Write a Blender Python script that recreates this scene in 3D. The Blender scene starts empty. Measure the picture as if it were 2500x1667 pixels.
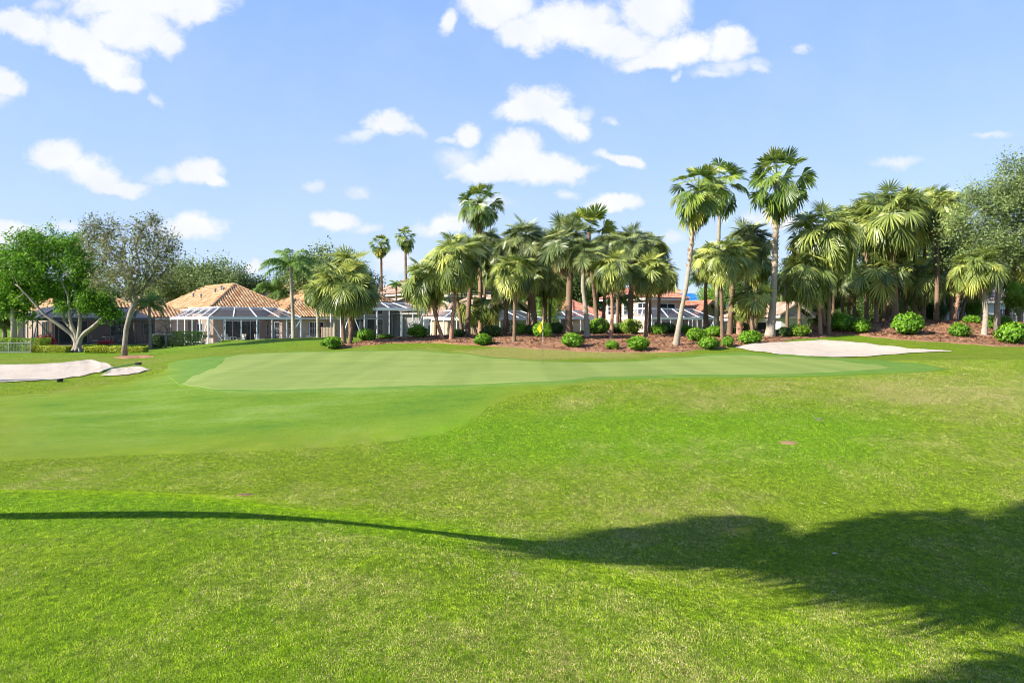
import bpy, math, random
import numpy as np
from math import radians as R, sin, cos, pi
from mathutils import Vector

scene = bpy.context.scene
COL = scene.collection

# ------------------------------------------------------------------ camera
H = 3.0            # height of the lens
F = 1667.0         # focal length in pixels of a 2500 px wide frame (24 mm)
cam_d = bpy.data.cameras.new('camera')
cam_d.sensor_width = 36.0
cam_d.lens = 36.0 * F / 2500.0
cam_d.shift_y = -46.5 / 2500.0
cam_d.clip_end = 8000
cam_d.clip_start = 0.05
cam = bpy.data.objects.new('camera', cam_d)
cam.location = (0, 0, H)
cam.rotation_euler = (R(90), 0, 0)
COL.objects.link(cam)
scene.camera = cam

# ------------------------------------------------------------------ light
SUN_EL, SUN_BACK = 31.0, 26.0      # the sun stands left of the view, a little behind the lens
scene.view_settings.view_transform = 'Standard'
scene.view_settings.look = 'None'
scene.view_settings.exposure = 1.3
scene.view_settings.gamma = 1.0
scene.view_settings.use_curve_mapping = False
scene.cycles.filter_width = 1.0

def sun_vec():
    a = R(SUN_BACK); e = R(SUN_EL)
    return Vector((-cos(a) * cos(e), -sin(a) * cos(e), sin(e)))

sd = bpy.data.lights.new('sun', 'SUN')
sd.energy = 5.0
sd.angle = R(0.5)
sd.color = (1.0, 0.93, 0.82)
so = bpy.data.objects.new('sun', sd)
so.rotation_euler = sun_vec().to_track_quat('Z', 'Y').to_euler()
so.location = (-40, 0, 40)
COL.objects.link(so)

def px(xd):                       # picture column (2352 wide) -> X/Y
    return (xd * 1.063 - 1250.0) / F
def pv(yd):                       # picture row -> (z-H)/Y
    return (787.0 - yd * 1.063) / F

world = bpy.data.worlds.new('World')
scene.world = world
world.use_nodes = True
nt = world.node_tree
nt.nodes.clear()
N = nt.nodes.new
L = nt.links.new
out = N('ShaderNodeOutputWorld')
bg = N('ShaderNodeBackground')
bg.inputs[1].default_value = 0.095
sky = N('ShaderNodeTexSky')
sky.sky_type = 'NISHITA'
sky.sun_disc = False
sky.sun_elevation = R(SUN_EL)
sv = sun_vec()
sky.sun_rotation = math.atan2(sv.x, sv.y)
sky.air_density = 1.0
sky.dust_density = 0.6
sky.ozone_density = 1.6
tc = N('ShaderNodeTexCoord')
sep = N('ShaderNodeSeparateXYZ')
L(tc.outputs['Generated'], sep.inputs[0])

def mth(op, a, b=None, c=None, clamp=False):
    n = N('ShaderNodeMath'); n.operation = op; n.use_clamp = clamp
    for i, v in enumerate((a, b, c)):
        if v is None: continue
        if isinstance(v, (int, float)): n.inputs[i].default_value = v
        else: L(v, n.inputs[i])
    return n.outputs[0]
yy = mth('MAXIMUM', sep.outputs[1], 0.02)
uu = mth('DIVIDE', sep.outputs[0], yy)
vv = mth('DIVIDE', sep.outputs[2], yy)
cmb = N('ShaderNodeCombineXYZ')
L(uu, cmb.inputs[0]); L(vv, cmb.inputs[1])
def noise(vec, scale, detail, rough, dist=0.0):
    n = N('ShaderNodeTexNoise'); n.inputs['Scale'].default_value = scale
    n.inputs['Detail'].default_value = detail; n.inputs['Roughness'].default_value = rough
    n.inputs['Distortion'].default_value = dist
    L(vec, n.inputs['Vector'])
    return n
n1 = noise(cmb.outputs[0], 14.0, 5, 0.6)
sub = N('ShaderNodeVectorMath'); sub.operation = 'SUBTRACT'
L(n1.outputs['Color'], sub.inputs[0]); sub.inputs[1].default_value = (0.5, 0.5, 0.5)
sc_ = N('ShaderNodeVectorMath'); sc_.operation = 'SCALE'; sc_.inputs['Scale'].default_value = 0.045
L(sub.outputs[0], sc_.inputs[0])
add = N('ShaderNodeVectorMath'); add.operation = 'ADD'
L(cmb.outputs[0], add.inputs[0]); L(sc_.outputs[0], add.inputs[1])
flat = N('ShaderNodeVectorMath'); flat.operation = 'MULTIPLY'; flat.inputs[1].default_value = (1, 1, 0)
L(add.outputs[0], flat.inputs[0])
# cumulus: centre column, centre row, half width, half height, tilt (deg), weight
CLOUDS = [
 (340,-20,200,75,0,1),(300,65,105,60,-10,1),(170,90,110,42,-20,.95),(55,65,85,36,-12,.9),(235,135,85,42,-40,.95),(275,180,52,22,-25,.9),
 (385,100,38,34,-40,.8),(450,20,66,42,20,.8),(8,185,52,34,-15,.75),(0,222,30,22,0,.3),(110,20,40,16,10,.35),(355,232,22,11,-50,.3),
 (135,358,62,36,-5,.95),(215,400,80,38,-18,.75),(265,430,75,20,-4,.7),(370,408,46,16,12,.6),(455,392,56,28,5,.95),(488,412,34,16,-20,.7),
 (442,525,66,34,0,.95),(385,530,45,22,0,.6),(36,538,66,26,0,.85),(150,525,45,12,0,.4),(578,612,26,22,0,.8),(100,575,60,18,0,.4),
 (893,282,56,30,-6,.9),(835,307,52,14,12,.5),(955,292,30,14,-30,.55),(775,505,50,24,0,.9),(845,522,34,13,0,.45),(720,425,24,13,0,.5),
 (824,442,30,10,0,.45),(1074,305,34,26,0,.8),(1038,318,26,10,0,.3),
 (1240,238,68,44,0,1),(1195,258,55,30,10,1),(1290,272,60,36,-30,.95),(1330,290,36,24,-20,.8),(1403,275,14,8,0,.35),(1345,262,22,14,0,.45),
 (1185,350,60,42,0,1),(1130,380,86,28,10,1),(1230,382,112,34,-3,1),(1310,382,60,18,-8,.85),(1055,366,46,26,0,.6),
 (1030,58,20,30,-10,.9),(1140,15,92,48,-10,1),(1205,85,80,36,-20,1),(1300,55,130,50,10,1),(1400,90,120,46,-15,1),(1500,25,82,60,-10,1),
 (1560,118,110,34,10,1),(1680,102,58,38,-5,1),(1490,145,80,20,0,.8),(1685,155,80,16,5,.5),(1640,170,50,10,0,.3),(1745,160,30,10,0,.35),
 (1425,365,58,14,-12,.65),(1410,465,66,20,-2,.75),(1305,443,28,11,0,.45),(1025,512,64,26,18,.75),(985,528,40,18,0,.5),(905,608,44,30,0,.8),
 (1545,550,30,14,0,.45),(1800,498,70,20,-5,.65),(1725,500,34,16,0,.4),(1120,470,60,18,0,.3),(2065,375,66,11,0,.42),(2278,312,34,9,0,.4),
 (1836,113,18,10,-20,.5),(1552,178,14,8,60,.3),(60,1100,1,1,0,.1)]
def cloud_chain(items, scl):
    prev = None
    for (cx, cy, rx, ry, rot, w) in items:
        m = N('ShaderNodeMapping'); m.vector_type = 'TEXTURE'
        m.inputs['Location'].default_value = (px(cx), pv(cy), 0)
        m.inputs['Rotation'].default_value = (0, 0, R(rot))
        m.inputs['Scale'].default_value = (rx * 1.063 / F * scl, ry * 1.063 / F * scl, 1)
        L(flat.outputs[0], m.inputs['Vector'])
        ln = N('ShaderNodeVectorMath'); ln.operation = 'LENGTH'
        L(m.outputs[0], ln.inputs[0])
        val = mth('MULTIPLY_ADD', mth('SUBTRACT', 1.0, ln.outputs['Value']), 1.0, (w - 1) * 0.25)
        prev = val if prev is None else mth('SMOOTH_MAX', prev, val, 0.08)
    return prev
prev = cloud_chain([c_ for c_ in CLOUDS if c_[5] > .6], 1.22)
thin = cloud_chain([(*c_[:5], 1.0) for c_ in CLOUDS if c_[5] <= .6], 1.5)
n2 = noise(cmb.outputs[0], 30.0, 10, 0.66, 0.4)
n3 = noise(cmb.outputs[0], 9.0, 4, 0.55)
fb = mth('MULTIPLY', mth('SUBTRACT', n2.outputs['Fac'], 0.5), 1.0)
dens = mth('ADD', prev, fb)
mr = N('ShaderNodeMapRange'); mr.interpolation_type = 'SMOOTHSTEP'
mr.inputs['From Min'].default_value = -0.08; mr.inputs['From Max'].default_value = 0.50
L(dens, mr.inputs['Value'])
front = mth('GREATER_THAN', sep.outputs[1], 0.05)
mr2 = N('ShaderNodeMapRange'); mr2.interpolation_type = 'SMOOTHSTEP'
mr2.inputs['From Min'].default_value = -0.05; mr2.inputs['From Max'].default_value = 0.95; mr2.inputs['To Max'].default_value = 0.7
L(mth('ADD', thin, mth('MULTIPLY', fb, 1.2)), mr2.inputs['Value'])
mask = mth('MULTIPLY', mth('MAXIMUM', mr.outputs[0], mr2.outputs[0]), front)
# pale high veil so the blue is not perfectly even
veil = N('ShaderNodeMapRange'); veil.inputs['From Min'].default_value = 0.45; veil.inputs['From Max'].default_value = 0.75
veil.inputs['To Max'].default_value = 0.08
L(n3.outputs['Fac'], veil.inputs['Value'])
mask2 = mth('MAXIMUM', mask, mth('MULTIPLY', veil.outputs[0], front))
# humid subtropical air: the clear sky is paler than the model's, so it is mixed with a pale blue by height above the horizon
air = N('ShaderNodeValToRGB')
els = [(0.0, (2.75, 3.4, 4.5)), (.10, (2.5, 3.25, 4.7)), (.25, (2.0, 2.88, 4.85)), (.42, (1.45, 2.38, 4.9)), (1.0, (.5, 1.3, 3.4))]
while len(air.color_ramp.elements) < len(els): air.color_ramp.elements.new(.5)
for e_, (p_, c_) in zip(air.color_ramp.elements, els): e_.position = p_; e_.color = (*c_, 1)
L(sep.outputs[2], air.inputs[0])
tint = N('ShaderNodeMix'); tint.data_type = 'RGBA'
tint.inputs[0].default_value = 0.85
L(sky.outputs[0], tint.inputs[6]); L(air.outputs[0], tint.inputs[7])
shade = N('ShaderNodeMapRange'); shade.inputs['From Min'].default_value = 0.3; shade.inputs['From Max'].default_value = 0.7
L(n3.outputs['Fac'], shade.inputs['Value'])
cc = N('ShaderNodeMix'); cc.data_type = 'RGBA'
L(shade.outputs[0], cc.inputs[0])
cc.inputs[6].default_value = (4.35, 4.4, 4.5, 1); cc.inputs[7].default_value = (3.75, 3.95, 4.35, 1)
mx = N('ShaderNodeMix'); mx.data_type = 'RGBA'
L(mask2, mx.inputs[0]); L(tint.outputs[2], mx.inputs[6]); L(cc.outputs[2], mx.inputs[7])
L(mx.outputs[2], bg.inputs[0]); L(bg.outputs[0], out.inputs[0])

# ------------------------------------------------------------------ helpers
rng = np.random.default_rng(7)
random.seed(7)

def hash2(ix, iy, seed):
    h = (ix.astype(np.int64) * 374761393 + iy.astype(np.int64) * 668265263 + seed * 1442695041) & 0xffffffff
    h = ((h ^ (h >> 13)) * 1274126177) & 0xffffffff
    return ((h ^ (h >> 16)) & 0xffff) / 65535.0
def vnoise(x, y, seed=0):
    x0 = np.floor(x); y0 = np.floor(y); fx = x - x0; fy = y - y0
    fx = fx * fx * (3 - 2 * fx); fy = fy * fy * (3 - 2 * fy)
    a = hash2(x0, y0, seed); b = hash2(x0 + 1, y0, seed); c = hash2(x0, y0 + 1, seed); d = hash2(x0 + 1, y0 + 1, seed)
    return (a * (1 - fx) + b * fx) * (1 - fy) + (c * (1 - fx) + d * fx) * fy
def fbm(x, y, seed=0, oct=4):
    s = 0; a = .5; t = 0
    for k in range(oct):
        s = s + a * vnoise(x * 2 ** k, y * 2 ** k, seed + k * 17); t += a; a *= .5
    return s / t

class MB:
    """collects faces, then links them as ONE mesh object"""
    def __init__(s): s.v = []; s.f = []; s.a = []; s.n = 0
    def add(s, verts, faces, val=0.5):
        verts = np.asarray(verts, float).reshape(-1, 3)
        s.v.append(verts)
        o = s.n
        s.f.append((np.asarray(faces, np.int64) + o) if not isinstance(faces, list) else [tuple(i + o for i in f) for f in faces])
        s.a.append(np.broadcast_to(np.asarray(val, float), (len(verts),)).copy())
        s.n += len(verts)
    def box(s, x0, x1, y0, y1, z0, z1, val=.5):
        v = [(x, y, z) for z in (z0, z1) for y in (y0, y1) for x in (x0, x1)]
        f = [(0, 2, 3, 1), (4, 5, 7, 6), (0, 1, 5, 4), (2, 6, 7, 3), (0, 4, 6, 2), (1, 3, 7, 5)]
        s.add(v, f, val)
    def bar(s, p, q, w, h=None, val=.5):
        p = Vector(p); q = Vector(q); h = h or w
        d = (q - p).normalized()
        up = Vector((0, 0, 1)) if abs(d.z) < .9 else Vector((0, 1, 0))
        a = d.cross(up).normalized() * w / 2; b = a.cross(d).normalized() * h / 2
        v = [p + sx * a + sy * b for sx, sy in ((-1, -1), (1, -1), (1, 1), (-1, 1))] + [q + sx * a + sy * b for sx, sy in ((-1, -1), (1, -1), (1, 1), (-1, 1))]
        s.add([tuple(k) for k in v], [(3, 2, 1, 0), (4, 5, 6, 7), (0, 1, 5, 4), (1, 2, 6, 5), (2, 3, 7, 6), (3, 0, 4, 7)], val)
    def tube(s, pts, rad, n=8, val=.5, cap=True):
        pts = np.asarray(pts, float); m = len(pts)
        rad = np.broadcast_to(np.asarray(rad, float), (m,))
        val = np.broadcast_to(np.asarray(val, float), (m,))
        t = np.gradient(pts, axis=0); t /= np.linalg.norm(t, axis=1)[:, None] + 1e-9
        ref = np.array([1., 0, 0]) if abs(t[0][0]) < .8 else np.array([0, 1., 0])
        a = np.cross(t, ref); a /= np.linalg.norm(a, axis=1)[:, None] + 1e-9
        b = np.cross(t, a)
        th = np.arange(n) * 2 * pi / n
        ring = pts[:, None, :] + rad[:, None, None] * (np.cos(th)[None, :, None] * a[:, None, :] + np.sin(th)[None, :, None] * b[:, None, :])
        v = ring.reshape(-1, 3)
        i = np.arange(m - 1)[:, None] * n; j = np.arange(n)[None, :]; j2 = (j + 1) % n
        f = np.stack([i + j, i + j2, i + n + j2, i + n + j], -1).reshape(-1, 4)
        s.add(v, f, np.repeat(val, n))
        if cap and n <= 12:
            s.v.append(np.zeros((0, 3))); s.a.append(np.zeros(0))
            o = s.n - m * n
            s.f.append([tuple(o + (m - 1) * n + k for k in range(n)), tuple(o + k for k in reversed(range(n)))])
    def mesh(s, name, mat, smooth=False):
        V = np.concatenate(s.v) if s.v else np.zeros((0, 3))
        loops = []; tot = []
        for f in s.f:
            if isinstance(f, np.ndarray):
                loops.append(f.ravel()); tot.append(np.full(len(f), f.shape[1]))
            else:
                loops.append(np.array([i for q in f for i in q], np.int64)); tot.append(np.array([len(q) for q in f], np.int64))
        LV = np.concatenate(loops); T = np.concatenate(tot)
        me = bpy.data.meshes.new(name)
        me.vertices.add(len(V)); me.vertices.foreach_set('co', V.astype(np.float32).ravel())
        me.loops.add(len(LV)); me.loops.foreach_set('vertex_index', LV.astype(np.int32))
        me.polygons.add(len(T))
        st = np.concatenate([[0], np.cumsum(T)[:-1]])
        me.polygons.foreach_set('loop_start', st.astype(np.int32))
        me.polygons.foreach_set('loop_total', T.astype(np.int32))
        me.polygons.foreach_set('use_smooth', np.full(len(T), smooth))
        at = me.attributes.new('v', 'FLOAT', 'POINT')
        at.data.foreach_set('value', np.concatenate(s.a).astype(np.float32))
        me.update(calc_edges=True)
        me.materials.append(mat)
        return me
    def build(s, name, mat, parent=None, smooth=False):
        return link(name, s.mesh(name, mat, smooth), parent)

def link(name, data, parent=None):
    o = bpy.data.objects.new(name, data); COL.objects.link(o)
    if parent is not None: o.parent = parent
    return o
def tag(o, label, cat, group=None):
    o['label'] = label; o['category'] = cat
    if group: o['group'] = group
    return o
def empty(name, loc, rz=0, label=None, cat=None, group=None, scale=1.0):
    o = link(name, None); o.location = loc; o.rotation_euler = (0, 0, rz); o.scale = (scale,) * 3
    o.empty_display_size = .3
    if label: tag(o, label, cat, group)
    return o

# ------------------------------------------------------------------ materials
def rgb(r, g, b): return (r, g, b, 1)
def mat(name): 
    m = bpy.data.materials.new(name); m.use_nodes = True
    t = m.node_tree; b = t.nodes['Principled BSDF']
    return m, t, b
def ramp(t, fac, stops):
    r = t.nodes.new('ShaderNodeValToRGB')
    while len(r.color_ramp.elements) < len(stops): r.color_ramp.elements.new(.5)
    for e, (p, c) in zip(r.color_ramp.elements, stops): e.position = p; e.color = rgb(*c)
    t.links.new(fac, r.inputs[0]); return r.outputs[0]
def tnoise(t, scale, detail=4, rough=.6, coord='Object', sc=None):
    c = t.nodes.new('ShaderNodeTexCoord'); n = t.nodes.new('ShaderNodeTexNoise')
    n.inputs['Scale'].default_value = scale; n.inputs['Detail'].default_value = detail; n.inputs['Roughness'].default_value = rough
    src = c.outputs[coord]
    if sc:
        mp = t.nodes.new('ShaderNodeMapping'); mp.inputs['Scale'].default_value = sc
        t.links.new(src, mp.inputs[0]); src = mp.outputs[0]
    t.links.new(src, n.inputs['Vector']); return n.outputs['Fac']
def tm(t, op, a, b=0.0, clamp=False):
    n = t.nodes.new('ShaderNodeMath'); n.operation = op; n.use_clamp = clamp
    for i, v in enumerate((a, b)):
        if isinstance(v, (int, float)): n.inputs[i].default_value = v
        else: t.links.new(v, n.inputs[i])
    return n.outputs[0]
def tmix(t, f, a, b, blend='MIX'):
    n = t.nodes.new('ShaderNodeMix'); n.data_type = 'RGBA'; n.blend_type = blend
    for i, v in ((0, f), (6, a), (7, b)):
        if isinstance(v, (int, float)): n.inputs[i].default_value = v
        elif isinstance(v, tuple): n.inputs[i].default_value = rgb(*v)
        else: t.links.new(v, n.inputs[i])
    return n.outputs[2]
def bump(t, b, h, strength=.5, dist=.02):
    n = t.nodes.new('ShaderNodeBump'); n.inputs['Strength'].default_value = strength; n.inputs['Distance'].default_value = dist
    t.links.new(h, n.inputs['Height']); t.links.new(n.outputs[0], b.inputs['Normal'])
def attr(t, name='v'):
    n = t.nodes.new('ShaderNodeAttribute'); n.attribute_name = name; return n.outputs['Fac']

def leaf_mat(name, stops, trans=.3, rough=.55, spec=.25, vary=.12):
    m, t, b = mat(name)
    oi = t.nodes.new('ShaderNodeObjectInfo')
    f = tm(t, 'ADD', attr(t), tm(t, 'MULTIPLY', tm(t, 'SUBTRACT', oi.outputs['Random'], .5), vary), clamp=True)
    c = ramp(t, f, stops)
    t.links.new(c, b.inputs['Base Color'])
    b.inputs['Roughness'].default_value = rough; b.inputs['Specular IOR Level'].default_value = spec
    tr = t.nodes.new('ShaderNodeBsdfTranslucent'); t.links.new(c, tr.inputs[0])
    mx = t.nodes.new('ShaderNodeMixShader'); mx.inputs[0].default_value = trans
    t.links.new(b.outputs[0], mx.inputs[1]); t.links.new(tr.outputs[0], mx.inputs[2])
    t.links.new(mx.outputs[0], t.nodes['Material Output'].inputs[0])
    return m
def flat_mat(name, col, rough=.6, spec=.3, var=.0, nscale=3., metal=0.):
    m, t, b = mat(name)
    if var:
        n = tnoise(t, nscale, 5)
        c = ramp(t, n, [(.25, tuple(x * (1 - var) for x in col)), (.75, tuple(min(1, x * (1 + var)) for x in col))])
        t.links.new(c, b.inputs['Base Color'])
    else: b.inputs['Base Color'].default_value = rgb(*col)
    b.inputs['Roughness'].default_value = rough; b.inputs['Specular IOR Level'].default_value = spec
    b.inputs['Metallic'].default_value = metal
    return m
M = {}
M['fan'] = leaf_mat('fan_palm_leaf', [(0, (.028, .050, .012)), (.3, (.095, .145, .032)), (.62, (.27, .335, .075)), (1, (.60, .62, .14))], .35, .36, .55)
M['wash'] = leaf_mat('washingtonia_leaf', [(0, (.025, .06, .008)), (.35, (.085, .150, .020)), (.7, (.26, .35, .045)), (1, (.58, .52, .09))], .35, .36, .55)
M['sabal'] = leaf_mat('sabal_leaf', [(0, (.030, .055, .016)), (.35, (.090, .135, .042)), (.7, (.23, .29, .10)), (1, (.50, .53, .20))], .32, .36, .55)
M['queen'] = leaf_mat('feather_palm_leaf', [(0, (.035, .09, .02)), (.5, (.12, .23, .05)), (1, (.32, .44, .08))], .38)
M['deadleaf'] = leaf_mat('dead_leaf', [(0, (.11, .06, .035)), (.5, (.28, .17, .09)), (1, (.46, .33, .18))], .2)
M['ficus'] = leaf_mat('ficus_leaf', [(0, (.025, .08, .008)), (.5, (.12, .28, .018)), (1, (.30, .50, .045))], .38, .5, .25)
M['oak'] = leaf_mat('oak_leaf', [(0, (.06, .085, .035)), (.5, (.16, .23, .065)), (1, (.35, .44, .15))], .3)
M['sparse'] = leaf_mat('sparse_leaf', [(0, (.05, .065, .022)), (.5, (.18, .22, .055)), (1, (.38, .43, .13))], .3)
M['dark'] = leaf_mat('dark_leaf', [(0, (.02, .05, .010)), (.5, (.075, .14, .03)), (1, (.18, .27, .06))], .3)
M['lime'] = leaf_mat('lime_leaf', [(0, (.07, .15, .015)), (.5, (.21, .38, .03)), (1, (.42, .58, .07))], .45)
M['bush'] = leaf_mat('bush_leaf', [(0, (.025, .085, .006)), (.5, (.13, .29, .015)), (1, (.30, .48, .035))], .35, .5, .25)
M['hedge'] = leaf_mat('hedge_leaf', [(0, (.05, .12, .008)), (.5, (.18, .32, .025)), (1, (.40, .50, .05))], .35)
M['yellowhedge'] = leaf_mat('yellow_hedge_leaf', [(0, (.12, .18, .01)), (.5, (.38, .44, .04)), (1, (.62, .62, .09))], .3)
M['redleaf'] = leaf_mat('red_leaf', [(0, (.14, .012, .012)), (.5, (.42, .035, .04)), (1, (.65, .12, .08))], .3)

def bark(name, c1, c2, scale=6, sc=(1, 1, .25), b2=.03):
    m, t, b = mat(name)
    n = tnoise(t, scale, 6, .7, 'Object', sc); n2 = tnoise(t, scale * .35, 3, .6)
    c = tmix(t, n2, ramp(t, n, [(.3, c1), (.7, c2)]), ramp(t, n, [(.35, c2), (.75, tuple(min(1, x * 1.25) for x in c2))]))
    v = attr(t)
    c = tmix(t, v, c, tuple(x * .8 for x in c1) if False else c1)
    t.links.new(c, b.inputs['Base Color']); b.inputs['Roughness'].default_value = .9
    b.inputs['Specular IOR Level'].default_value = .1
    bump(t, b, n, .9, b2)
    return m
M['palmbark'] = bark('palm_bark', (.05, .032, .02), (.28, .19, .125), 7, (1, 1, 2.5))
M['greybark'] = bark('grey_bark', (.13, .11, .08), (.42, .37, .29), 6, (1, 1, 1.8))
M['redbark'] = bark('red_boot_bark', (.15, .07, .045), (.40, .25, .17), 8, (1, 1, 1.2))
M['boots'] = bark('leaf_base_bark', (.13, .06, .04), (.52, .36, .25), 12, (1, 1, 1.2))
M['oakbark'] = bark('oak_bark', (.05, .04, .03), (.30, .27, .21), 6, (1, 1, .7))
M['ficusbark'] = bark('ficus_bark', (.06, .05, .035), (.33, .30, .23), 5, (1, 1, .6))
# ------------------------------------------------------------------ terrain
YN = np.array([0, 4.5, 5, 6, 7, 8, 9, 10, 12, 14, 16, 20, 24, 28, 33, 37, 40, 43, 46, 50, 55, 60, 70, 90, 200.])
ZT = {  # picture column : ground height at the distances YN
 0:   [.6, .62, .62, .62, .62, .62, .61, .52, .02, -.04, -.04, .0, .06, .14, .40, .60, .68, .74, .78, .82, .86, .88, .88, .88, .88],
 300: [.6, .62, .62, .62, .63, .63, .62, .50, .03, -.03, -.02, .08, .22, .34, .54, .68, .76, .82, .84, .85, .86, .88, .88, .88, .88],
 500: [.6, .61, .61, .61, .61, .61, .58, .42, .02, -.02, .02, .24, .46, .64, .86, 1.04, 1.17, 1.30, 1.42, 1.50, 1.2, .90, .86, .86, .86],
 650: [.58, .59, .59, .59, .59, .57, .50, .30, .02, .0, .05, .32, .54, .73, .93, 1.12, 1.27, 1.48, 1.70, 1.84, 1.35, .92, .86, .86, .86],
 900: [.55, .56, .56, .56, .54, .47, .32, .15, -.02, .02, .08, .42, .70, .82, .95, 1.16, 1.32, 1.63, 1.84, 1.96, 1.5, .95, .86, .86, .86],
 1100:[.5, .5, .5, .5, .46, .34, .16, .02, -.08, .02, .12, .48, .80, .88, .94, 1.14, 1.38, 1.70, 1.92, 2.05, 1.6, 1.0, .86, .86, .86],
 1250:[.45, .46, .46, .44, .36, .22, .03, -.08, -.12, .0, .12, .50, .86, .91, .94, 1.07, 1.45, 1.78, 2.02, 2.20, 1.7, 1.0, .86, .86, .86],
 1500:[.42, .43, .43, .37, .24, .04, -.10, -.15, -.14, .0, .14, .52, .86, .94, .98, 1.10, 1.34, 1.66, 1.94, 2.15, 1.7, 1.0, .86, .86, .86],
 1700:[.40, .42, .40, .28, .10, -.06, -.14, -.17, -.14, .0, .14, .50, .84, .95, 1.02, 1.20, 1.40, 1.74, 2.03, 2.30, 1.8, 1.1, .86, .86, .86],
 1900:[.36, .37, .34, .20, .04, -.08, -.13, -.14, -.10, .02, .15, .48, .82, .98, 1.03, 1.05, 1.26, 1.68, 2.04, 2.75, 2.6, 1.6, .9, .86, .86],
 2100:[.32, .33, .29, .15, .02, -.06, -.09, -.08, -.04, .04, .16, .45, .76, .97, 1.10, 1.16, 1.42, 1.86, 2.34, 2.95, 3.1, 2.2, 1.0, .86, .86],
 2352:[.28, .29, .25, .13, .03, -.02, -.02, .0, .03, .09, .18, .44, .74, .93, 1.10, 1.26, 1.45, 1.80, 2.2, 2.78, 2.9, 2.2, 1.0, .86, .86]}
cols = np.array([px(k) for k in ZT]); tab = np.array([ZT[k] for k in ZT])
def pchip(x, y, q):
    h = np.diff(x); d = np.diff(y, axis=-1) / h
    m = np.zeros_like(y)
    m[..., 0] = d[..., 0]; m[..., -1] = d[..., -1]
    w1 = 2 * h[1:] + h[:-1]; w2 = h[1:] + 2 * h[:-1]
    same = d[..., 1:] * d[..., :-1] > 0
    with np.errstate(divide='ignore', invalid='ignore'):
        hm = (w1 + w2) / (w1 / d[..., :-1] + w2 / d[..., 1:])
    m[..., 1:-1] = np.where(same, hm, 0)
    i = np.clip(np.searchsorted(x, q) - 1, 0, len(x) - 2)
    t = (q - x[i]) / h[i]
    return (y[..., i] * (2 * t**3 - 3 * t**2 + 1) + m[..., i] * h[i] * (t**3 - 2 * t**2 + t)
            + y[..., i + 1] * (-2 * t**3 + 3 * t**2) + m[..., i + 1] * h[i] * (t**3 - t**2))
UQ = np.linspace(-.80, .80, 321); YQ = np.arange(0, 100.01, .25)
t1 = pchip(YN, tab, YQ)                                   # columns x YQ
t2 = pchip(cols, t1.T, np.clip(UQ, cols[0], cols[-1])).T   # UQ x YQ
def blur(a, k, ax):
    w = np.exp(-np.linspace(-2, 2, 2 * k + 1) ** 2); w /= w.sum()
    p = np.pad(a, [(k, k) if i == ax else (0, 0) for i in range(2)], mode='edge')
    return sum(w[j] * np.take(p, np.arange(j, j + a.shape[ax]), axis=ax) for j in range(2 * k + 1))
t2 = blur(blur(t2, 10, 0), 2, 1)
def terr(x, y):
    x = np.asarray(x, float); y = np.asarray(y, float)
    u = np.clip(x / np.maximum(y, 4.5), UQ[0], UQ[-1] - 1e-6); yc = np.clip(y, 0, 99.9)
    a = (u - UQ[0]) / (UQ[1] - UQ[0]); b = yc / .25
    i = np.clip(a.astype(int), 0, len(UQ) - 2); j = np.clip(b.astype(int), 0, len(YQ) - 2); a = a - i; b = b - j
    z = (t2[i, j] * (1 - a) + t2[i + 1, j] * a) * (1 - b) + (t2[i, j + 1] * (1 - a) + t2[i + 1, j + 1] * a) * b
    z = z + (fbm(x * .35 + 40, y * .35 + 40, 3, 3) - .5) * .07 * np.clip((y - 3) / 6, 0.3, 1) * np.clip((75 - y) / 20, 0, 1)
    return z
def tz(x, y): return float(terr(np.array([x]), np.array([y]))[0])
def yof(xd, yd, y0=10.5, y1=60.):
    """distance at which the ground is met along a bearing and a slope"""
    ys = np.arange(y0, y1, .05); u = px(xd)
    r = (terr(u * ys, ys) - H) / ys
    k = np.argmax(r >= pv(yd))
    return float(ys[k]) if r[k] >= pv(yd) else y1

def dryness(x, y):
    a = fbm(x * .55, y * .55 * .8, 11, 4); b = fbm(x * 3.0, y * 2.2, 23, 4)
    v = (a - .5) * 1.9 + (b - .5) * 1.6
    near = np.clip((14 - y) / 6, 0, 1)
    u = x / np.maximum(y, 4.5)
    bank = np.exp(-((y - 22.5) / 3.0) ** 2) * np.clip((u + .02) / .15, 0, 1)
    edge = np.exp(-((y - 38.5) / 2.2) ** 2) * np.exp(-((u - .03) / .16) ** 2)
    rhs = np.exp(-((u - .62) / .12) ** 2) * np.exp(-((y - 26) / 8) ** 2)
    swl = np.exp(-((y - 11.3) / 1.7) ** 2) * np.exp(-((u - .0) / .28) ** 2)
    ls = np.exp(-((y - 39.5) / 5.0) ** 2) * np.exp(-((u + .6) / .12) ** 2)
    return np.clip(.0 + v * .50 + near * .17 - .3 * np.exp(-((y - 9.3) / .9) ** 2) * np.clip((.05 - u) / .2, 0, 1) + bank * .42 + edge * 1.6 + rhs * .45 + swl * .32 + ls * .30, 0, 1)  # minus term removes straw along the mound crest, part of its painted lit edge
def lushness(x, y):
    u = x / np.maximum(y, 4.5)
    c = np.exp(-((y - 16.8) / 2.8) ** 2) * np.clip((u + .22) / .15, 0, 1) * np.clip((.62 - u) / .15, 0, 1)
    d = np.exp(-((y - 21.5) / 1.8) ** 2) * np.exp(-((u + .20) / .12) ** 2)
    e = .75 * np.exp(-((y - 8.9) / 1.3) ** 2) * np.clip((.3 - u) / .3, 0, 1) + .25 * np.clip((8 - y) / 2, 0, 1)  # first term paints the near mound's crest brighter, as a lit edge
    f = .5 * np.clip((y - 42) / 3, 0, 1)
    return np.clip(.22 + c + d * .8 + e + f + (fbm(x * .3, y * .3, 91, 3) - .5) * .5, 0, 1)

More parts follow.
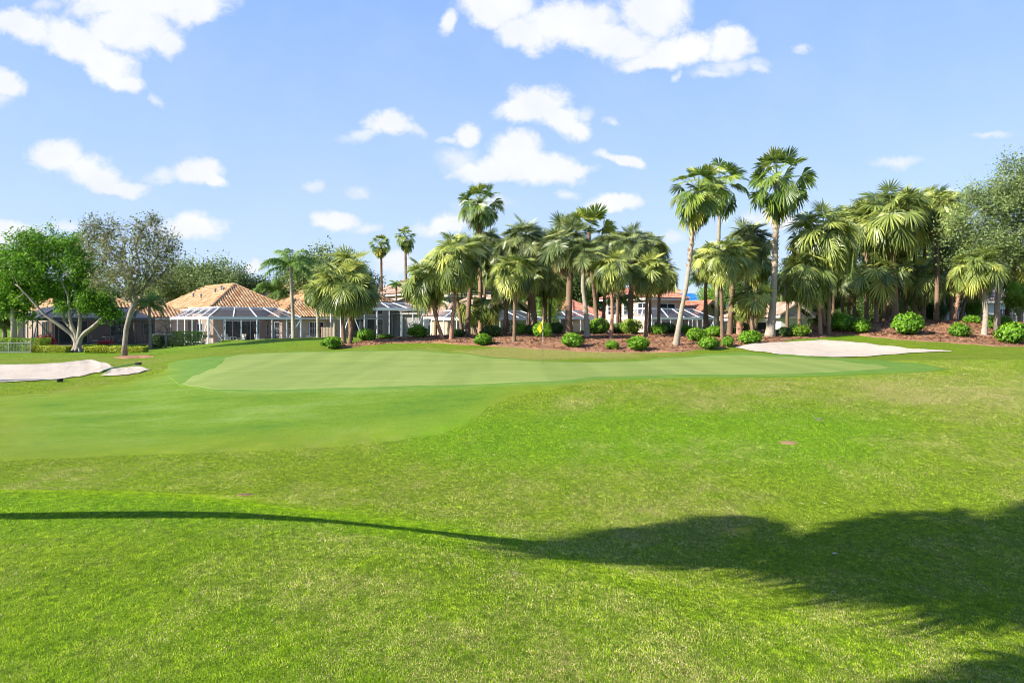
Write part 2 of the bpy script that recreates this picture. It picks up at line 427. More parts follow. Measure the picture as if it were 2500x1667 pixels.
def add_attr(me, name, val):
    at = me.attributes.new(name, 'FLOAT', 'POINT'); at.data.foreach_set('value', np.asarray(val, np.float32))

def turf_color(t, wr=1.0):
    """shared colour of the grass, from dryness, lushness and fine noise"""
    dry = attr(t, 'dry'); lush = attr(t, 'lush')
    n = tnoise(t, 34.0, 3, .75); n2 = tnoise(t, 1.1, 4, .6)
    g1 = ramp(t, n2, [(.3, (.135, .200, .009)), (.7, (.195, .260, .014))])
    g2 = ramp(t, n2, [(.3, (.110, .240, .003)), (.7, (.155, .290, .005))])
    g = tmix(t, lush, g1, g2)
    d = tmix(t, n, (.24, .22, .05), (.42, .36, .14))
    f = tm(t, 'MULTIPLY', tm(t, 'ADD', dry, tm(t, 'MULTIPLY', tm(t, 'SUBTRACT', n, .53), 3.2)), .8, True)
    return tmix(t, f, g, d), n

m, t, b = mat('rough_turf')
c, n = turf_color(t)
spk = ramp(t, tnoise(t, 60, 2, .8), [(.36, (.50, .53, .45)), (.52, (1, 1, 1)), (.8, (1.25, 1.22, 1.1))])
c = tmix(t, 1.0, c, spk, 'MULTIPLY')
c = tmix(t, 1.0, c, ramp(t, tnoise(t, 13, 3, .75, sc=(1, .7, 1)), [(.38, (.55, .60, .50)), (.54, (1, 1, 1)), (.75, (1.18, 1.15, 1.1))]), 'MULTIPLY')
t.links.new(c, b.inputs['Base Color']); b.inputs['Roughness'].default_value = .85; b.inputs['Specular IOR Level'].default_value = .12
hh = tm(t, 'ADD', tm(t, 'MULTIPLY', tnoise(t, 9, 5, .75), 1.2), tnoise(t, 45, 3, .8))
bump(t, b, hh, .95, .05)
M['rough'] = m

def fair_col(t):
    n = tnoise(t, .33, 6, .68, sc=(.6, 1.2, 1)); n2 = tnoise(t, 26, 4, .85); n3 = tnoise(t, 6, 4, .8, sc=(.7, 1.4, 1))
    c = ramp(t, n, [(.30, (.075, .165, .014)), (.48, (.120, .205, .014)), (.58, (.150, .235, .040)), (.74, (.215, .27, .030))])
    c = tmix(t, 1.0, c, ramp(t, n3, [(.3, (.78, .82, .74)), (.7, (1.15, 1.12, 1.1))]), 'MULTIPLY')
    return tmix(t, 1.0, c, ramp(t, n2, [(.34, (.66, .70, .62)), (.66, (1.2, 1.17, 1.1))]), 'MULTIPLY'), n2
m, t, b = mat('fairway_turf')
c1, n2 = fair_col(t); c0, _ = turf_color(t)
e = attr(t, 'edge'); nn_ = tnoise(t, 1.6, 4, .6)
c0 = tmix(t, 1.0, c0, (.80, .80, .78), 'MULTIPLY')  # turf colour darkened for the shade that standing blades make on the rough
f = tm(t, 'ADD', tm(t, 'MULTIPLY', e, .6), tm(t, 'MULTIPLY', tm(t, 'SUBTRACT', nn_, .62), 1.2), True)
t.links.new(tmix(t, f, c0, c1), b.inputs['Base Color']); b.inputs['Roughness'].default_value = .85; b.inputs['Specular IOR Level'].default_value = .12
bump(t, b, tm(t, 'ADD', n2, tnoise(t, 7, 4, .7)), .7, .025)
M['fairway'] = m
m, t, b = mat('collar_turf')
c0, n2 = fair_col(t); n = tnoise(t, 1.2, 4, .6)
c1 = ramp(t, n, [(.3, (.080, .165, .020)), (.7, (.125, .215, .034))])
e = attr(t, 'edge')
f = tm(t, 'ADD', tm(t, 'MULTIPLY', e, 2.2), tm(t, 'MULTIPLY', tm(t, 'SUBTRACT', tnoise(t, 2.5, 4, .6), .55), 1.0), True)
c = tmix(t, 1.0, c1, ramp(t, n2, [(.3, (.8, .82, .8)), (.7, (1.12, 1.1, 1.1))]), 'MULTIPLY')
t.links.new(tmix(t, f, c0, c), b.inputs['Base Color']); b.inputs['Roughness'].default_value = .85; b.inputs['Specular IOR Level'].default_value = .12
bump(t, b, n2, .5, .015)
M['collar'] = m
m, t, b = mat('green_turf')
n = tnoise(t, .7, 5, .65, sc=(.35, 1.6, 1)); n2 = tnoise(t, 22, 3, .8, sc=(.5, 1.5, 1)); st = tnoise(t, .9, 1, .5, sc=(1.0, .06, 1))
c = ramp(t, n, [(.22, (.150, .205, .045)), (.5, (.18, .235, .055)), (.78, (.225, .265, .070))])
c = tmix(t, 1.0, c, ramp(t, n2, [(.3, (.88, .89, .86)), (.7, (1.08, 1.07, 1.08))]), 'MULTIPLY')
c = tmix(t, 1.0, c, ramp(t, st, [(.40, (.91, .94, .88)), (.6, (1.05, 1.04, 1.04))]), 'MULTIPLY')
t.links.new(c, b.inputs['Base Color']); b.inputs['Roughness'].default_value = .8; b.inputs['Specular IOR Level'].default_value = .15
bump(t, b, n2, .2, .008)
M['green'] = m
m, t, b = mat('bunker_sand')
n = tnoise(t, .8, 5, .65); n2 = tnoise(t, 14, 5, .75)
c = ramp(t, n, [(.3, (.46, .395, .325)), (.7, (.54, .475, .40))])
c = tmix(t, 1.0, c, ramp(t, n2, [(.3, (.90, .88, .86)), (.65, (1.05, 1.05, 1.05))]), 'MULTIPLY')
t.links.new(c, b.inputs['Base Color']); b.inputs['Roughness'].default_value = .95; b.inputs['Specular IOR Level'].default_value = .05
bump(t, b, tm(t, 'ADD', tm(t, 'MULTIPLY', tnoise(t, 5, 5, .7, sc=(.35, 2.2, 1)), 1.3), tm(t, 'ADD', n2, tnoise(t, 3, 4, .7))), .9, .07)
M['sand'] = m
m, t, b = mat('mulch')
n = tnoise(t, 9, 6, .8); n2 = tnoise(t, .6, 4, .6)
v = attr(t)
c = ramp(t, n, [(.3, (.12, .060, .034)), (.5, (.28, .155, .092)), (.72, (.45, .285, .18))])
c = tmix(t, 1.0, c, ramp(t, n2, [(.3, (.75, .75, .75)), (.7, (1.2, 1.15, 1.1))]), 'MULTIPLY')
c = tmix(t, 1.0, c, ramp(t, v, [(0, (.55, .5, .5)), (.5, (1, 1, 1)), (1, (1.7, 1.6, 1.5))]), 'MULTIPLY')
t.links.new(c, b.inputs['Base Color']); b.inputs['Roughness'].default_value = .9; b.inputs['Specular IOR Level'].default_value = .08
bump(t, b, n, .9, .06)
M['mulch'] = m

# --- the ground: one sheet out to the horizon
us = np.concatenate([np.linspace(-30, -3, 12)[:-1], np.linspace(-3, -.9, 22)[:-1], np.linspace(-.9, .9, 560), np.linspace(.9, 3, 22)[1:], np.linspace(3, 30, 12)[1:]])
ysr = np.concatenate([np.linspace(-60, 2, 32)[:-1], np.geomspace(2, 3.8, 12)[:-1], np.geomspace(3.8, 70, 560)[:-1], np.geomspace(70, 4000, 40)])
UU, YY = np.meshgrid(us, ysr)
XX = UU * np.maximum(YY, 4.5)
ZZ = terr(XX, YY)
V = np.stack([XX, YY, ZZ], -1).reshape(-1, 3)
nr, nc = XX.shape
i = np.arange(nr - 1)[:, None] * nc; j = np.arange(nc - 1)[None, :]
Fq = np.stack([i + j, i + j + 1, i + nc + j + 1, i + nc + j], -1).reshape(-1, 4)
g = MB(); g.add(V, Fq)
me = g.mesh('ground', M['rough'], True)
add_attr(me, 'dry', dryness(XX.ravel(), YY.ravel())); add_attr(me, 'lush', lushness(XX.ravel(), YY.ravel()))
ground = link('ground', me); ground['kind'] = 'structure'

SHEETS = {}
def sheet(name, near, far, mat_, eps, nu=400, nv=40, y0=10.5, lift=None, extra=None, label=None, flare=.25):
    """a lens-shaped sheet between a near and a far outline, draped over the terrain"""
    xs = np.linspace(max(near[0][0], far[0][0]), min(near[-1][0], far[-1][0]), nu)
    kn = np.array(sorted(near)); kf = np.array(sorted(far))
    yn = pchip(kn[:, 0], kn[:, 1], xs) if len(kn) > 2 else np.interp(xs, kn[:, 0], kn[:, 1])
    yf = pchip(kf[:, 0], kf[:, 1], xs) if len(kf) > 2 else np.interp(xs, kf[:, 0], kf[:, 1])
    Yn = np.array([yof(a, b_, y0) for a, b_ in zip(xs, yn)]); Yf = np.array([yof(a, b_, y0) for a, b_ in zip(xs, yf)])
    Yf = np.maximum(Yf, Yn + 1e-3)
    s = np.linspace(0, 1, nv)[:, None]
    Yg = Yn[None] + (Yf - Yn)[None] * s
    ug = np.array([px(a) for a in xs])[None] * np.ones_like(Yg)
    # wobble the outline a little so that it is mown by hand
    X = ug * Yg
    e = np.minimum(np.minimum(s, 1 - s) * (Yf - Yn)[None], 1.0)
    Z = terr(X, Yg) + eps * np.clip(e / .12, 0, 1) - .012 * (e < .01)
    if lift is not None: Z = Z + lift(X, Yg, s * np.ones_like(Yg), np.clip(e, 0, 1))
    V = np.stack([X, Yg, Z], -1).reshape(-1, 3)
    i = np.arange(nv - 1)[:, None] * nu; j = np.arange(nu - 1)[None, :]
    Fq = np.stack([i + j, i + j + 1, i + nu + j + 1, i + nu + j], -1).reshape(-1, 4)
    mb = MB(); mb.add(V, Fq, .5)
    if extra: extra(mb, X, Yg, Z, e)
    o = mb.build(name, mat_, smooth=True); o['kind'] = 'structure'
    if mat_ in (M['fairway'], M['collar']):
        ee = np.minimum(np.minimum(s, 1 - s) * (Yf - Yn)[None], np.minimum(ug - ug[0, 0], ug[0, -1] - ug) * Yg)
        add_attr(o.data, 'edge', np.clip(ee, 0, 3).ravel() / 1.6)
        add_attr(o.data, 'dry', dryness(X.ravel(), Yg.ravel())); add_attr(o.data, 'lush', lushness(X.ravel(), Yg.ravel()))
    if label: o['label'] = label
    SHEETS[name] = (px(xs[0]), px(xs[-1]), np.array([px(a) for a in xs]), Yn, Yf)
    return o

fair_near = [(-60,1062),(0,1060),(150,1055),(300,1049),(450,1044),(600,1040),(750,1032),(900,1018),(1000,1004),(1060,985),(1100,960),(1130,935),(1180,912),(1250,898),(1330,886),(1400,880)]
fair_far = [(-60,915),(0,908),(100,903),(200,892),(280,878),(340,862),(420,836),(560,820),(700,812),(850,806),(950,806),(1100,820),(1250,833),(1400,833)]
sheet('fairway', fair_near, fair_far, M['fairway'], .012, 500, 60)
col_near = [(385,868),(420,890),(500,903),(600,907),(800,903),(1000,896),(1250,887),(1400,874),(1600,869),(1800,868),(1900,865),(2000,861),(2080,858),(2130,855),(2185,849)]
col_far = [(385,834),(420,826),(500,818),(600,810),(700,806),(850,804),(950,803),(1050,809),(1150,821),(1250,829),(1350,831),(1450,828),(1550,820),(1650,811),(1700,809),(1800,814),(1900,820),(2000,826),(2100,834),(2185,848)]
sheet('collar', col_near, col_far, M['collar'], .024, 500, 50)
gr_near = [(415,884),(440,889),(500,897),(600,899),(800,894),(1000,888),(1250,879),(1400,866),(1600,862),(1800,861),(1900,857),(1960,853),(2010,850),(2050,846)]
gr_far = [(415,883),(450,862),(490,848),(507,838),(520,822),(560,815),(640,811),(700,809),(850,807),(950,806),(1050,812),(1150,824),(1250,832),(1350,834),(1450,831),(1550,824),(1650,817),(1700,816),(1800,820),(1900,827),(2000,838),(2050,845)]
sheet('putting_green', gr_near, gr_far, M['green'], .036, 600, 60)

def chips(mb, X, Y, Z, e):
    n = 26000
    nv_, nu_ = X.shape
    w = (e > .06).ravel().astype(float)
    # area weighted pick
    ww = np.gradient(Y, axis=0).ravel() * Y.ravel() * w; ww = np.clip(ww, 0, None); ww /= ww.sum()
    idx = rng.choice(len(ww), n, p=ww)
    a = np.gradient(X, axis=1).ravel()[idx]; bb = np.gradient(Y, axis=0).ravel()[idx]
    px_ = X.ravel()[idx] + (rng.random(n) - .5) * a; py_ = Y.ravel()[idx] + (rng.random(n) - .5) * bb
    c0 = np.stack([px_, py_, terr(px_, py_) + .05 + rng.random(n) * .05], -1)
    th = rng.random(n) * 2 * pi; ln = .05 + rng.random(n) * .10; wd = .008 + rng.random(n) * .018; ti = (rng.random(n) - .5) * 1.1
    d = np.stack([np.cos(th) * np.cos(ti), np.sin(th) * np.cos(ti), np.sin(ti)], -1) * ln[:, None]
    q = np.stack([-np.sin(th), np.cos(th), rng.normal(0, .5, n)], -1) * wd[:, None]
    v = np.stack([c0 - d - q, c0 + d - q, c0 + d + q, c0 - d + q], 1).reshape(-1, 3)
    mb.add(v, (np.arange(n)[:, None] * 4 + np.arange(4)[None]), np.repeat(rng.random(n), 4))
mul_near = [(752,801),(800,799),(850,793),(900,789),(1000,788),(1080,793),(1150,797),(1250,803),(1350,809),(1450,811),(1550,810),(1620,803),(1700,796),(1770,787),(1850,778),(1950,771)]
mul_far = [(752,800),(800,790),(850,780),(900,776),(1000,772),(1100,770),(1250,762),(1350,762),(1450,764),(1600,764),(1700,764),(1770,760),(1850,752),(1950,744)]
def mul_lift(X, Y, s, e): return .05 * np.clip(e / .25, 0, 1) + (fbm(X * 1.3, Y * 1.3, 5, 4) - .5) * .10 * np.clip(e / .3, 0, 1)
sheet('mulch_bed', mul_near, mul_far, M['mulch'], .02, 500, 50, y0=34, lift=mul_lift, extra=chips)
mul2_near = [(1840,775),(1900,771),(1960,770),(2020,776),(2080,782),(2150,786),(2220,791),(2300,797),(2352,797),(2500,797)]
mul2_far = [(1840,763),(1900,752),(1960,744),(2020,738),(2100,734),(2200,734),(2300,738),(2352,742),(2500,744)]
sheet('mulch_bank', mul2_near, mul2_far, M['mulch'], .02, 400, 50, y0=34, lift=mul_lift, extra=chips)
def small_chips(mb, X, Y, Z, e): pass
sheet('mulch_ring', [(120,800),(150,803),(200,805),(260,804),(290,801)], [(120,799),(160,796),(210,795),(250,797),(290,800)], M['mulch'], .05, 80, 12, y0=34, lift=lambda X, Y, s, e: .06 * np.clip(e / .3, 0, 1))
sheet('mulch_ring.001', [(262,822),(290,824),(330,822),(352,820)], [(262,821),(290,818),(330,817),(352,819)], M['mulch'], .04, 60, 10, y0=34, lift=lambda X, Y, s, e: .04 * np.clip(e / .3, 0, 1))
# bunkers: sand dished below the turf, with a raised back lip
def dish(X, Y, s, e):
    return .05 + .18 * s ** 1.5 * np.clip(e / .25, 0, 1) - .05 * np.sin(pi * s) + (fbm(X * 1.6, Y * 1.6, 8, 3) - .5) * .05 * np.clip(e / .3, 0, 1)
sheet('bunker_sand', [(1690,800),(1740,808),(1800,815),(1860,819),(1920,821),(1980,820),(2050,815),(2100,811),(2150,809),(2185,808)],
      [(1690,799),(1740,795),(1800,792),(1850,789),(1890,787),(1930,789),(1980,794),(2040,801),(2100,806),(2185,807)], M['sand'], .03, 300, 30, y0=30, lift=dish)
sheet('bunker_sand.001', [(-80,882),(0,879),(70,876),(130,872),(180,866),(225,857),(262,846)],
      [(-80,846),(0,845),(70,845),(130,842),(180,837),(205,834),(235,840),(262,845)], M['sand'], .03, 220, 30, y0=24, lift=dish)
sheet('bunker_sand.002', [(232,864),(260,864),(290,862),(315,858),(343,851)], [(232,863),(262,855),(290,851),(315,849),(343,850)], M['sand'], .03, 80, 16, y0=24, lift=dish)

def in_sheet(name, x, y, pad=0.0):
    a, b_, uu_, Yn, Yf = SHEETS[name]
    u = x / np.maximum(y, 4.5)
    return (u > a) & (u < b_) & (y > np.interp(u, uu_, Yn) - pad) & (y < np.interp(u, uu_, Yf) + pad)

# --- grass blades standing on the near turf, thinning out with distance
def blades():
    n = 900000
    ymin, ymax = 3.9, 34.0
    r = rng.random(n)
    y = ymin * (ymax / ymin) ** r                 # even on the eye, so ~1/Y^2 on the ground
    u = (rng.random(n) * 2 - 1) * .83
    x = u * y
    keep = ~in_sheet('fairway', x, y, -2.2 * rng.random(n) ** 2) & ~in_sheet('collar', x, y) & ~in_sheet('bunker_sand.001', x, y, .05) & ~in_sheet('bunker_sand.002', x, y, .05)
    x = x[keep]; y = y[keep]; n = len(x)
    z = terr(x, y)
    dry = dryness(x, y); lush = lushness(x, y)
    clump = fbm(x * 7, y * 7, 51, 2)
    h = (.009 + .014 * rng.random(n)) * (.5 + 1.0 * clump) * (1 + (y - 4) * .006)
    w = .0019 + .00060 * (y - 4) + .0012 * rng.random(n)
    th = rng.random(n) * 2 * pi; le = rng.random(n) ** .7 * 1.1
    dx = np.cos(th) * np.sin(le) * h; dy = np.sin(th) * np.sin(le) * h; dz = np.cos(le) * h
    ph = rng.random(n) * pi
    ax = np.cos(ph) * w; ay = np.sin(ph) * w * .6
    b0 = np.stack([x - ax, y - ay, z - .004], -1); b1 = np.stack([x + ax, y + ay, z - .004], -1)
    tip = np.stack([x + dx, y + dy, z + dz], -1)
    v = np.stack([b0, b1, tip], 1).reshape(-1, 3)
    bv = np.clip(.45 * rng.random(n) + .9 * (fbm(x * 17, y * 14, 61, 2) - .5) + .30 + .25 * (fbm(x * 2.2, y * 1.8, 67, 3) - .5), 0, 1)
    mb = MB(); mb.add(v, np.arange(n * 3).reshape(-1, 3), np.repeat(bv, 3))
    m, t, b = mat('grass_blade')
    vv_ = attr(t)
    dryf = attr(t, 'dry'); lushf = attr(t, 'lush')
    g1 = ramp(t, vv_, [(0, (.020, .048, .002)), (.5, (.26, .385, .014)), (1, (.60, .68, .06))])
    g2 = ramp(t, vv_, [(0, (.025, .075, .002)), (.5, (.23, .44, .007)), (1, (.52, .68, .03))])
    gg = tmix(t, lushf, g1, g2)
    dd = ramp(t, vv_, [(0, (.32, .26, .08)), (.5, (.62, .51, .22)), (1, (.88, .74, .46))])
    # each blade is either dry or green
    o2 = tm(t, 'FRACT', tm(t, 'MULTIPLY', vv_, 371.7))
    f = tm(t, 'LESS_THAN', o2, tm(t, 'MULTIPLY', dryf, .85))
    c = tmix(t, f, gg, dd)
    t.links.new(c, b.inputs['Base Color']); b.inputs['Roughness'].default_value = .7; b.inputs['Specular IOR Level'].default_value = .06
    tr = t.nodes.new('ShaderNodeBsdfTranslucent'); t.links.new(c, tr.inputs[0])
    mxs = t.nodes.new('ShaderNodeMixShader'); mxs.inputs[0].default_value = .35
    t.links.new(b.outputs[0], mxs.inputs[1]); t.links.new(tr.outputs[0], mxs.inputs[2])
    t.links.new(mxs.outputs[0], t.nodes['Material Output'].inputs[0])
    me = mb.mesh('grass', m)
    add_attr(me, 'dry', np.repeat(dry, 3)); add_attr(me, 'lush', np.repeat(lush, 3))
    o = link('grass', me); tag(o, 'short mown green and straw coloured grass blades of the near turf', 'grass'); o['kind'] = 'stuff'
blades()
# ------------------------------------------------------------------ plants
def unit(v): v = np.asarray(v, float); return v / (np.linalg.norm(v) + 1e-9)

def fan_leaf(mb, r, org, az, el, Lp, Lb, nseg=22, spread=2.2, fuse=.45, droop=.6, cup=.25, val=.5, bend=.35, wid=1.15, pet=True, tilt=0.0):
    """one fan frond: petiole, then pleated segments that split and hang"""
    d0 = np.array([cos(az) * cos(el), sin(az) * cos(el), sin(el)])
    pts = [np.array(org, float)]
    e = el
    for k in range(4):
        e2 = e - bend * (k + 1) / 10.0
        d = np.array([cos(az) * cos(e2), sin(az) * cos(e2), sin(e2)])
        pts.append(pts[-1] + d * Lp / 4); e = e2
    if pet: mb.tube(pts, np.linspace(.022, .012, 5), 3, val * .5 + .35, cap=False)
    base = pts[-1]
    eb = e - bend * .5 - tilt
    p = np.array([cos(az) * cos(eb), sin(az) * cos(eb), sin(eb)])
    s = np.array([-sin(az), cos(az), 0.0])
    roll = r.normal(0, .35); n = np.cross(p, s); s2 = s * cos(roll) + n * sin(roll); n = np.cross(p, s2)
    if n[2] < 0: n = -n
    th = np.linspace(-spread, spread, nseg) + r.normal(0, .045, nseg)
    dth = 2 * spread / nseg
    ln = Lb * (.62 + .38 * np.cos(th * .55)) * (1 + r.normal(0, .06, nseg))
    st = np.array([.03, fuse, fuse + (1 - fuse) * .55, 1.0])
    dirs = np.cos(th)[:, None] * p + np.sin(th)[:, None] * s2 + (cup * np.abs(np.sin(th)) ** 1.3)[:, None] * n
    dirs /= np.linalg.norm(dirs, axis=1)[:, None]
    wd = -np.sin(th)[:, None] * p + np.cos(th)[:, None] * s2
    rr = ln[:, None] * st[None]
    over = np.clip(st - fuse * .8, 0, 1)
    dr = droop * Lb * (over ** 1.6) * (1 + r.normal(0, .30, (nseg, 1)))
    P = base + dirs[:, None, :] * rr[..., None] * (1 - .45 * droop * over ** 2)[None, :, None]
    P[..., 2] -= dr * 1.15
    w = np.minimum(rr, ln[:, None] * fuse) * dth * .5 * wid * np.array([1, 1.0, .78, .10])[None] * (1 + r.normal(0, .12, (nseg, 1)))
    pl = w * .55
    Lf = P - wd[:, None, :] * w[..., None]; Rg = P + wd[:, None, :] * w[..., None]; C = P + n * pl[..., None]
    v = np.stack([Lf, C, Rg], 2)           # seg, station, 3
    idx = np.arange(nseg * 12).reshape(nseg, 4, 3)
    a = idx[:, :-1, :-1]; b_ = idx[:, :-1, 1:]; c = idx[:, 1:, 1:]; d = idx[:, 1:, :-1]
    f = np.stack([a, b_, c, d], -1).reshape(-1, 4)
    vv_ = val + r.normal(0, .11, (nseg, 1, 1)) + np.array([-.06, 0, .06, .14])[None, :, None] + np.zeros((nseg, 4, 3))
    mb.add(v.reshape(-1, 3), f, np.clip(vv_, 0, 1).ravel())

def fan_crown(seed, kind):
    r = np.random.default_rng(seed); mb = MB(); dead = MB()
    K = dict(
        droopy=dict(n=74, Lp=(.6, 1.3), Lb=(.68, .94), fuse=.40, droop=.52, cup=.12, lo=-.70, spread=2.35, bend=.45, nseg=24),
        sabal=dict(n=70, Lp=(.6, 1.3), Lb=(.70, .92), fuse=.38, droop=.14, cup=.18, lo=-.75, spread=2.4, bend=.35, nseg=26),
        wash=dict(n=40, Lp=(.95, 1.5), Lb=(.75, .95), fuse=.55, droop=.62, cup=.1, lo=-1.15, spread=1.6, bend=.35, tilt=.35, nseg=18),
        young=dict(n=14, Lp=(.8, 1.2), Lb=(.9, 1.15), fuse=.66, droop=.08, tilt=.1, cup=.2, lo=.35, spread=1.7, bend=.25, nseg=22),
        short=dict(n=22, Lp=(.6, .95), Lb=(.7, .95), fuse=.45, droop=.35, cup=.2, lo=-.5, spread=2.1, bend=.7, nseg=22))[kind]
    n = K['n']
    for k in range(n):
        t = (k + .5) / n
        el = (1.45 - (1.45 - K['lo']) * t + r.normal(0, .12)) if kind in ('wash', 'young') else math.asin(np.clip(.995 - t * (.995 - sin(K['lo'])), -1, 1)) + r.normal(0, .10)
        az = k * 2.39996 + r.normal(0, .25)
        yng = 1 - t
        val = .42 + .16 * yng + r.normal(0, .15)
        if t > .85 and r.random() < .45: val += .35
        Lp = r.uniform(*K['Lp']) * (.8 + .2 * t); Lb = r.uniform(*K['Lb']) * (.85 + .15 * t)
        dr = K['droop'] * ((.3 + .8 * t) if kind == 'wash' else (.45 + .75 * t)) * r.uniform(.7, 1.3)
        if k < 2: val = .85; dr = .05
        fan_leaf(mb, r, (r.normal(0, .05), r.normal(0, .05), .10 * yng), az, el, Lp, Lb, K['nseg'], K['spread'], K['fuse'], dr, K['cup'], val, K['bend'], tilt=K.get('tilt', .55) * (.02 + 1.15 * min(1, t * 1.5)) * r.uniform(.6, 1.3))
    nd = dict(droopy=8, sabal=7, wash=15, young=2, short=2)[kind]
    for k in range(nd):
        fan_leaf(dead, r, (0, 0, -.15 - .1 * r.random()), r.uniform(0, 2 * pi), r.uniform(-1.25, -.9), r.uniform(.35, .6), r.uniform(.5, .75), 14, 1.1, .4, .5, 0, r.uniform(.2, .7), .3)
    return mb, dead
CROWN = {}
for kind, seeds, mt in (('droopy', (1, 2, 3, 4, 5, 6), 'fan'), ('sabal', (11, 12, 13), 'sabal'), ('wash', (21, 22, 23), 'wash'), ('young', (31,), 'wash'), ('short', (41, 42), 'fan')):
    for q, sd_ in enumerate(seeds):
        a, d = fan_crown(sd_, kind)
        CROWN[kind, q] = (a.mesh('crown', M[mt]), d.mesh('dead_fronds', M['deadleaf']))

def feather_crown(seed, n=15, Lf=2.4, wind=(0, 0)):
    r = np.random.default_rng(seed); mb = MB()
    for k in range(n):
        t = (k + .5) / n
        az = k * 2.39996 + r.normal(0, .2); el = 1.5 - 1.35 * t + r.normal(0, .1)
        pts = [np.zeros(3)]; e = el; ln = Lf * r.uniform(.85, 1.1)
        m = 14
        for j in range(m):
            e -= (.03 + .16 * (j / m)) * 1.2
            d = np.array([cos(az) * cos(e) + wind[0] * (j / m), sin(az) * cos(e) + wind[1] * (j / m), sin(e)])
            pts.append(pts[-1] + unit(d) * ln / m)
        pts = np.array(pts)
        mb.tube(pts, np.linspace(.03, .006, len(pts)), 3, .6, cap=False)
        nl = 64
        s_ = np.linspace(.14, 1, nl) * m; i0 = np.clip(s_.astype(int), 0, m - 1); fr = s_ - i0
        B = pts[i0] * (1 - fr)[:, None] + pts[i0 + 1] * fr[:, None]
        T = pts[i0 + 1] - pts[i0]; T /= np.linalg.norm(T, axis=1)[:, None]
        S = np.cross(T, [0, 0, 1.]); S /= np.linalg.norm(S, axis=1)[:, None] + 1e-6
        lenl = .50 * np.sin(np.linspace(.35, pi * .93, nl)) + .12
        for sg in (-1, 1):
            D = sg * S * .8 + T * .55 + r.normal(0, .22, (nl, 3)) + np.array([wind[0] * .8, wind[1] * .8, -.15])
            D /= np.linalg.norm(D, axis=1)[:, None]
            mid = B + D * (lenl * .5)[:, None]; tip = B + D * lenl[:, None]
            mid[:, 2] -= .04; tip[:, 2] -= .22 * lenl / .5 + .05
            W = T * .026
            v = np.stack([B - W * .6, B + W * .6, mid + W, mid - W, tip], 1)
            base = np.arange(nl)[:, None] * 5
            mb.add(v.reshape(-1, 3), [tuple(b0 + q for q in (0, 1, 2, 3)) for b0 in range(0, nl * 5, 5)] + [tuple(b0 + q for q in (3, 2, 4)) for b0 in range(0, nl * 5, 5)],
                   np.repeat(np.clip(.45 + r.normal(0, .15, nl) + .25 * (1 - t), 0, 1), 5))
    return mb
FEATHER = {0: feather_crown(51, 15, 2.5, (-.45, 0)).mesh('crown', M['queen']), 1: feather_crown(52, 16, 2.3, (-.15, 0)).mesh('crown', M['queen']), 2: feather_crown(53, 13, 2.2).mesh('crown', M['queen'])}

def palm_trunk(mb, r, pts, r0, r1, rings=True, flare=.35, boots=0.0, bootv=.0, bt_=None):
    pts = np.array(pts, float)
    # resample smoothly
    k = np.linspace(0, len(pts) - 1, 34)
    sp = np.stack([pchip(np.arange(len(pts)), pts[:, q], k) for q in range(3)], 1)
    t = np.linspace(0, 1, 34)
    rad = r0 + (r1 - r0) * t + flare * r0 * np.exp(-t * 9) + r.normal(0, .006, 34) + .008 * np.sin(t * 90)
    mb.tube(sp, rad, 10, np.clip(.15 + .35 * vnoise(t * 9, t * 0 + r.random() * 50, 5), 0, 1))
    if boots > 0:
        L_ = np.linalg.norm(pts[-1] - pts[0]); nb = int(L_ * boots * 15)
        for q in range(nb):
            tt = 1 - boots * (q + r.random()) / nb
            i_ = min(int(tt * 33), 32); c = sp[i_]; rr = rad[i_]
            a = q * 2.4; o = np.array([cos(a), sin(a), 0])
            s = np.array([-sin(a), cos(a), 0]) * .05
            b0 = c + o * rr * .8; tp = c + o * (rr + .07 + .05 * r.random()) + np.array([0, 0, .14 + .1 * r.random()])
            th = o * .025
            (bt_ if bt_ is not None else mb).add([b0 - s * 1.3, b0 + s * 1.3, tp + s * .6, tp - s * .6, b0 - s + np.array([0, 0, -.07]), b0 + s + np.array([0, 0, -.07]), tp - th + s * .5, tp - th - s * .5],
                   [(0, 1, 2, 3), (4, 5, 1, 0), (3, 2, 6, 7), (1, 5, 6, 2), (4, 0, 3, 7)], min(1, bootv + r.random() * .6))
palm_count = [0]
